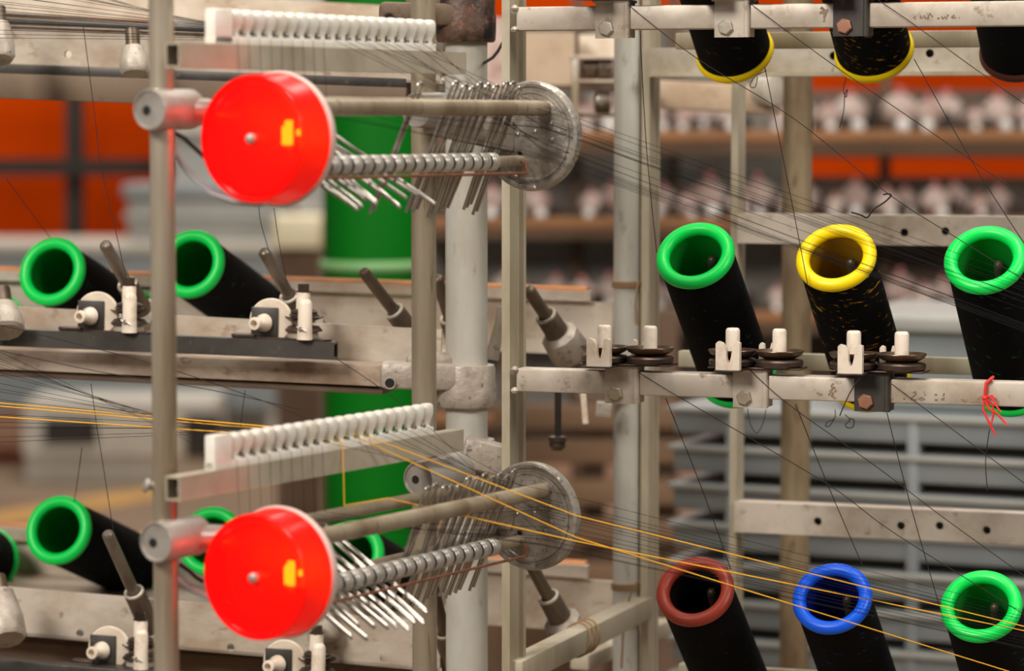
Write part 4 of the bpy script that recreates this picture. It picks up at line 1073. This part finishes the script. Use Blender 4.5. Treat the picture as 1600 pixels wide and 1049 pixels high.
# single yarns between the right-hand tension devices
cr = [([(982, 8), (1090, 92), (1240, 185), (1388, 303), (1500, 375), (1640, 462)], 'black yarn slanting from the first top bracket to the right green spool'),
      ([(1170, 4), (1300, 100), (1460, 210), (1560, 280), (1640, 335)], 'black yarn slanting from the middle top bracket down to the right edge'),
      ([(1372, 0), (1425, 36), (1520, 105), (1640, 190)], 'black yarn slanting across the scribbled marks of the top beam'),
      ([(998, 582), (1060, 620), (1290, 755), (1400, 835), (1640, 985)], 'black yarn slanting from the first tensioner towards the lower green spool'),
      ([(1165, 572), (1232, 632), (1370, 730), (1470, 806), (1600, 900)], 'black yarn slanting from the second tensioner across the lower drilled bar'),
      ([(1393, 600), (1540, 710), (1660, 800)], 'black yarn slanting from the third tensioner across the scratched marks'),
      ([(1000, 48), (1010, 230), (1026, 395)], 'black yarn falling along the angle post to the left green spool'),
      ([(1195, 105), (1232, 290), (1262, 445)], 'black yarn rising from the yellow-rimmed spool'),
      ([(1428, 92), (1528, 268), (1620, 410)], 'black yarn crossing above the right green-rimmed spool'),
      ([(1040, 622), (1095, 760), (1142, 890)], 'black yarn rising from the red-brown rimmed spool'),
      ([(1243, 632), (1290, 750), (1348, 885)], 'black yarn rising from the blue-rimmed spool'),
      ([(1384, 638), (1420, 780), (1472, 962)], 'black yarn rising from the lower green-rimmed spool'),
      ([(1546, 672), (1540, 720), (1543, 768)], 'loose yarn end hanging under the red tied thread')]
for st, l in cr:
    front = 'slanting' in l; yarn([P(x, y, on_beam(BM, x).y+(-.006 if front else .05)) for x, y in st], l, 'grey_yarn', .00036, 'single yarns of the right rack', True)
# loose loops and ends
for st, y, l, r in (([(1168, 638), (1172, 662), (1182, 677), (1192, 662), (1197, 640)], 2.5, 'yarn loop dangling from the green base under the middle beam', .0003),
                 ([(1305, 640), (1304, 654), (1293, 660), (1290, 666), (1296, 666), (1303, 656)], 2.5, 'small yarn loop left under the yellow base', .0004),
                 ([(1320, 648), (1328, 656), (1321, 664), (1325, 669), (1333, 667), (1334, 656), (1328, 654)], 2.48, 'small yarn loop right under the yellow base', .0004),
                 ([(1353, 582), (1338, 598), (1325, 620), (1312, 650)], 2.285, 'pale loose yarn beside the dark bracket', .0005),
                 ([(1330, 332), (1345, 336), (1355, 340), (1364, 328), (1382, 316), (1392, 306), (1388, 303), (1380, 304)], 2.292, 'thick black yarn tail knotted in mid air beside the yellow-rimmed spool', .0007),
                 ([(1322, 122), (1318, 140), (1322, 152), (1324, 140), (1320, 150), (1318, 175), (1311, 200)], 2.5, 'tangled yarn tail below the gold-flecked top spool', .0004),
                 ([(1198, 110), (1180, 120), (1172, 134), (1180, 136), (1184, 120)], 2.47, 'curled yarn tail on the yellow base at top', .0004)):
    yarn([P(a_, b_, y) for a_, b_ in st], l, 'grey_yarn', r, None, True)
# single yarns of the left rack
for st, l in (([(130, 40), (146, 165), (158, 260), (176, 340), (197, 435)], 'black yarn falling to the first left tension device'),
              ([(10, 280), (40, 320), (78, 372)], 'black yarn rising from the upper far left spool'),
              ([(142, 600), (152, 670), (166, 760), (177, 830)], 'black yarn falling to the lower left spindle'),
              ([(128, 700), (122, 745), (116, 785)], 'black yarn rising from the lower far left spool'),
              ([(404, 322), (408, 350), (420, 392)], 'black yarn falling to the second bare spindle'),
              ([(428, 325), (436, 380), (448, 440)], 'black yarn falling behind the second bare spindle'),
              ([(383, 610), (375, 670), (372, 700)], 'black yarn hanging in front of the low grey bench'),
              ([(0, 508), (90, 530), (250, 572), (420, 630), (500, 665)], 'black yarn slanting across the cracked cream beam'),
              ([(0, 548), (150, 580), (330, 610), (470, 640)], 'black yarn running low across the cracked cream beam'),
              ([(525, 560), (585, 600), (640, 640)], 'black yarn leaving the open end of the dark rail')):
    yarn([P(a_, b_, 2.47+(.215*i/(len(st)-1) if 'far left spool' in l else 0)) for i, (a_, b_) in enumerate(st)], l, 'grey_yarn', .00034, 'single yarns of the left rack', True)
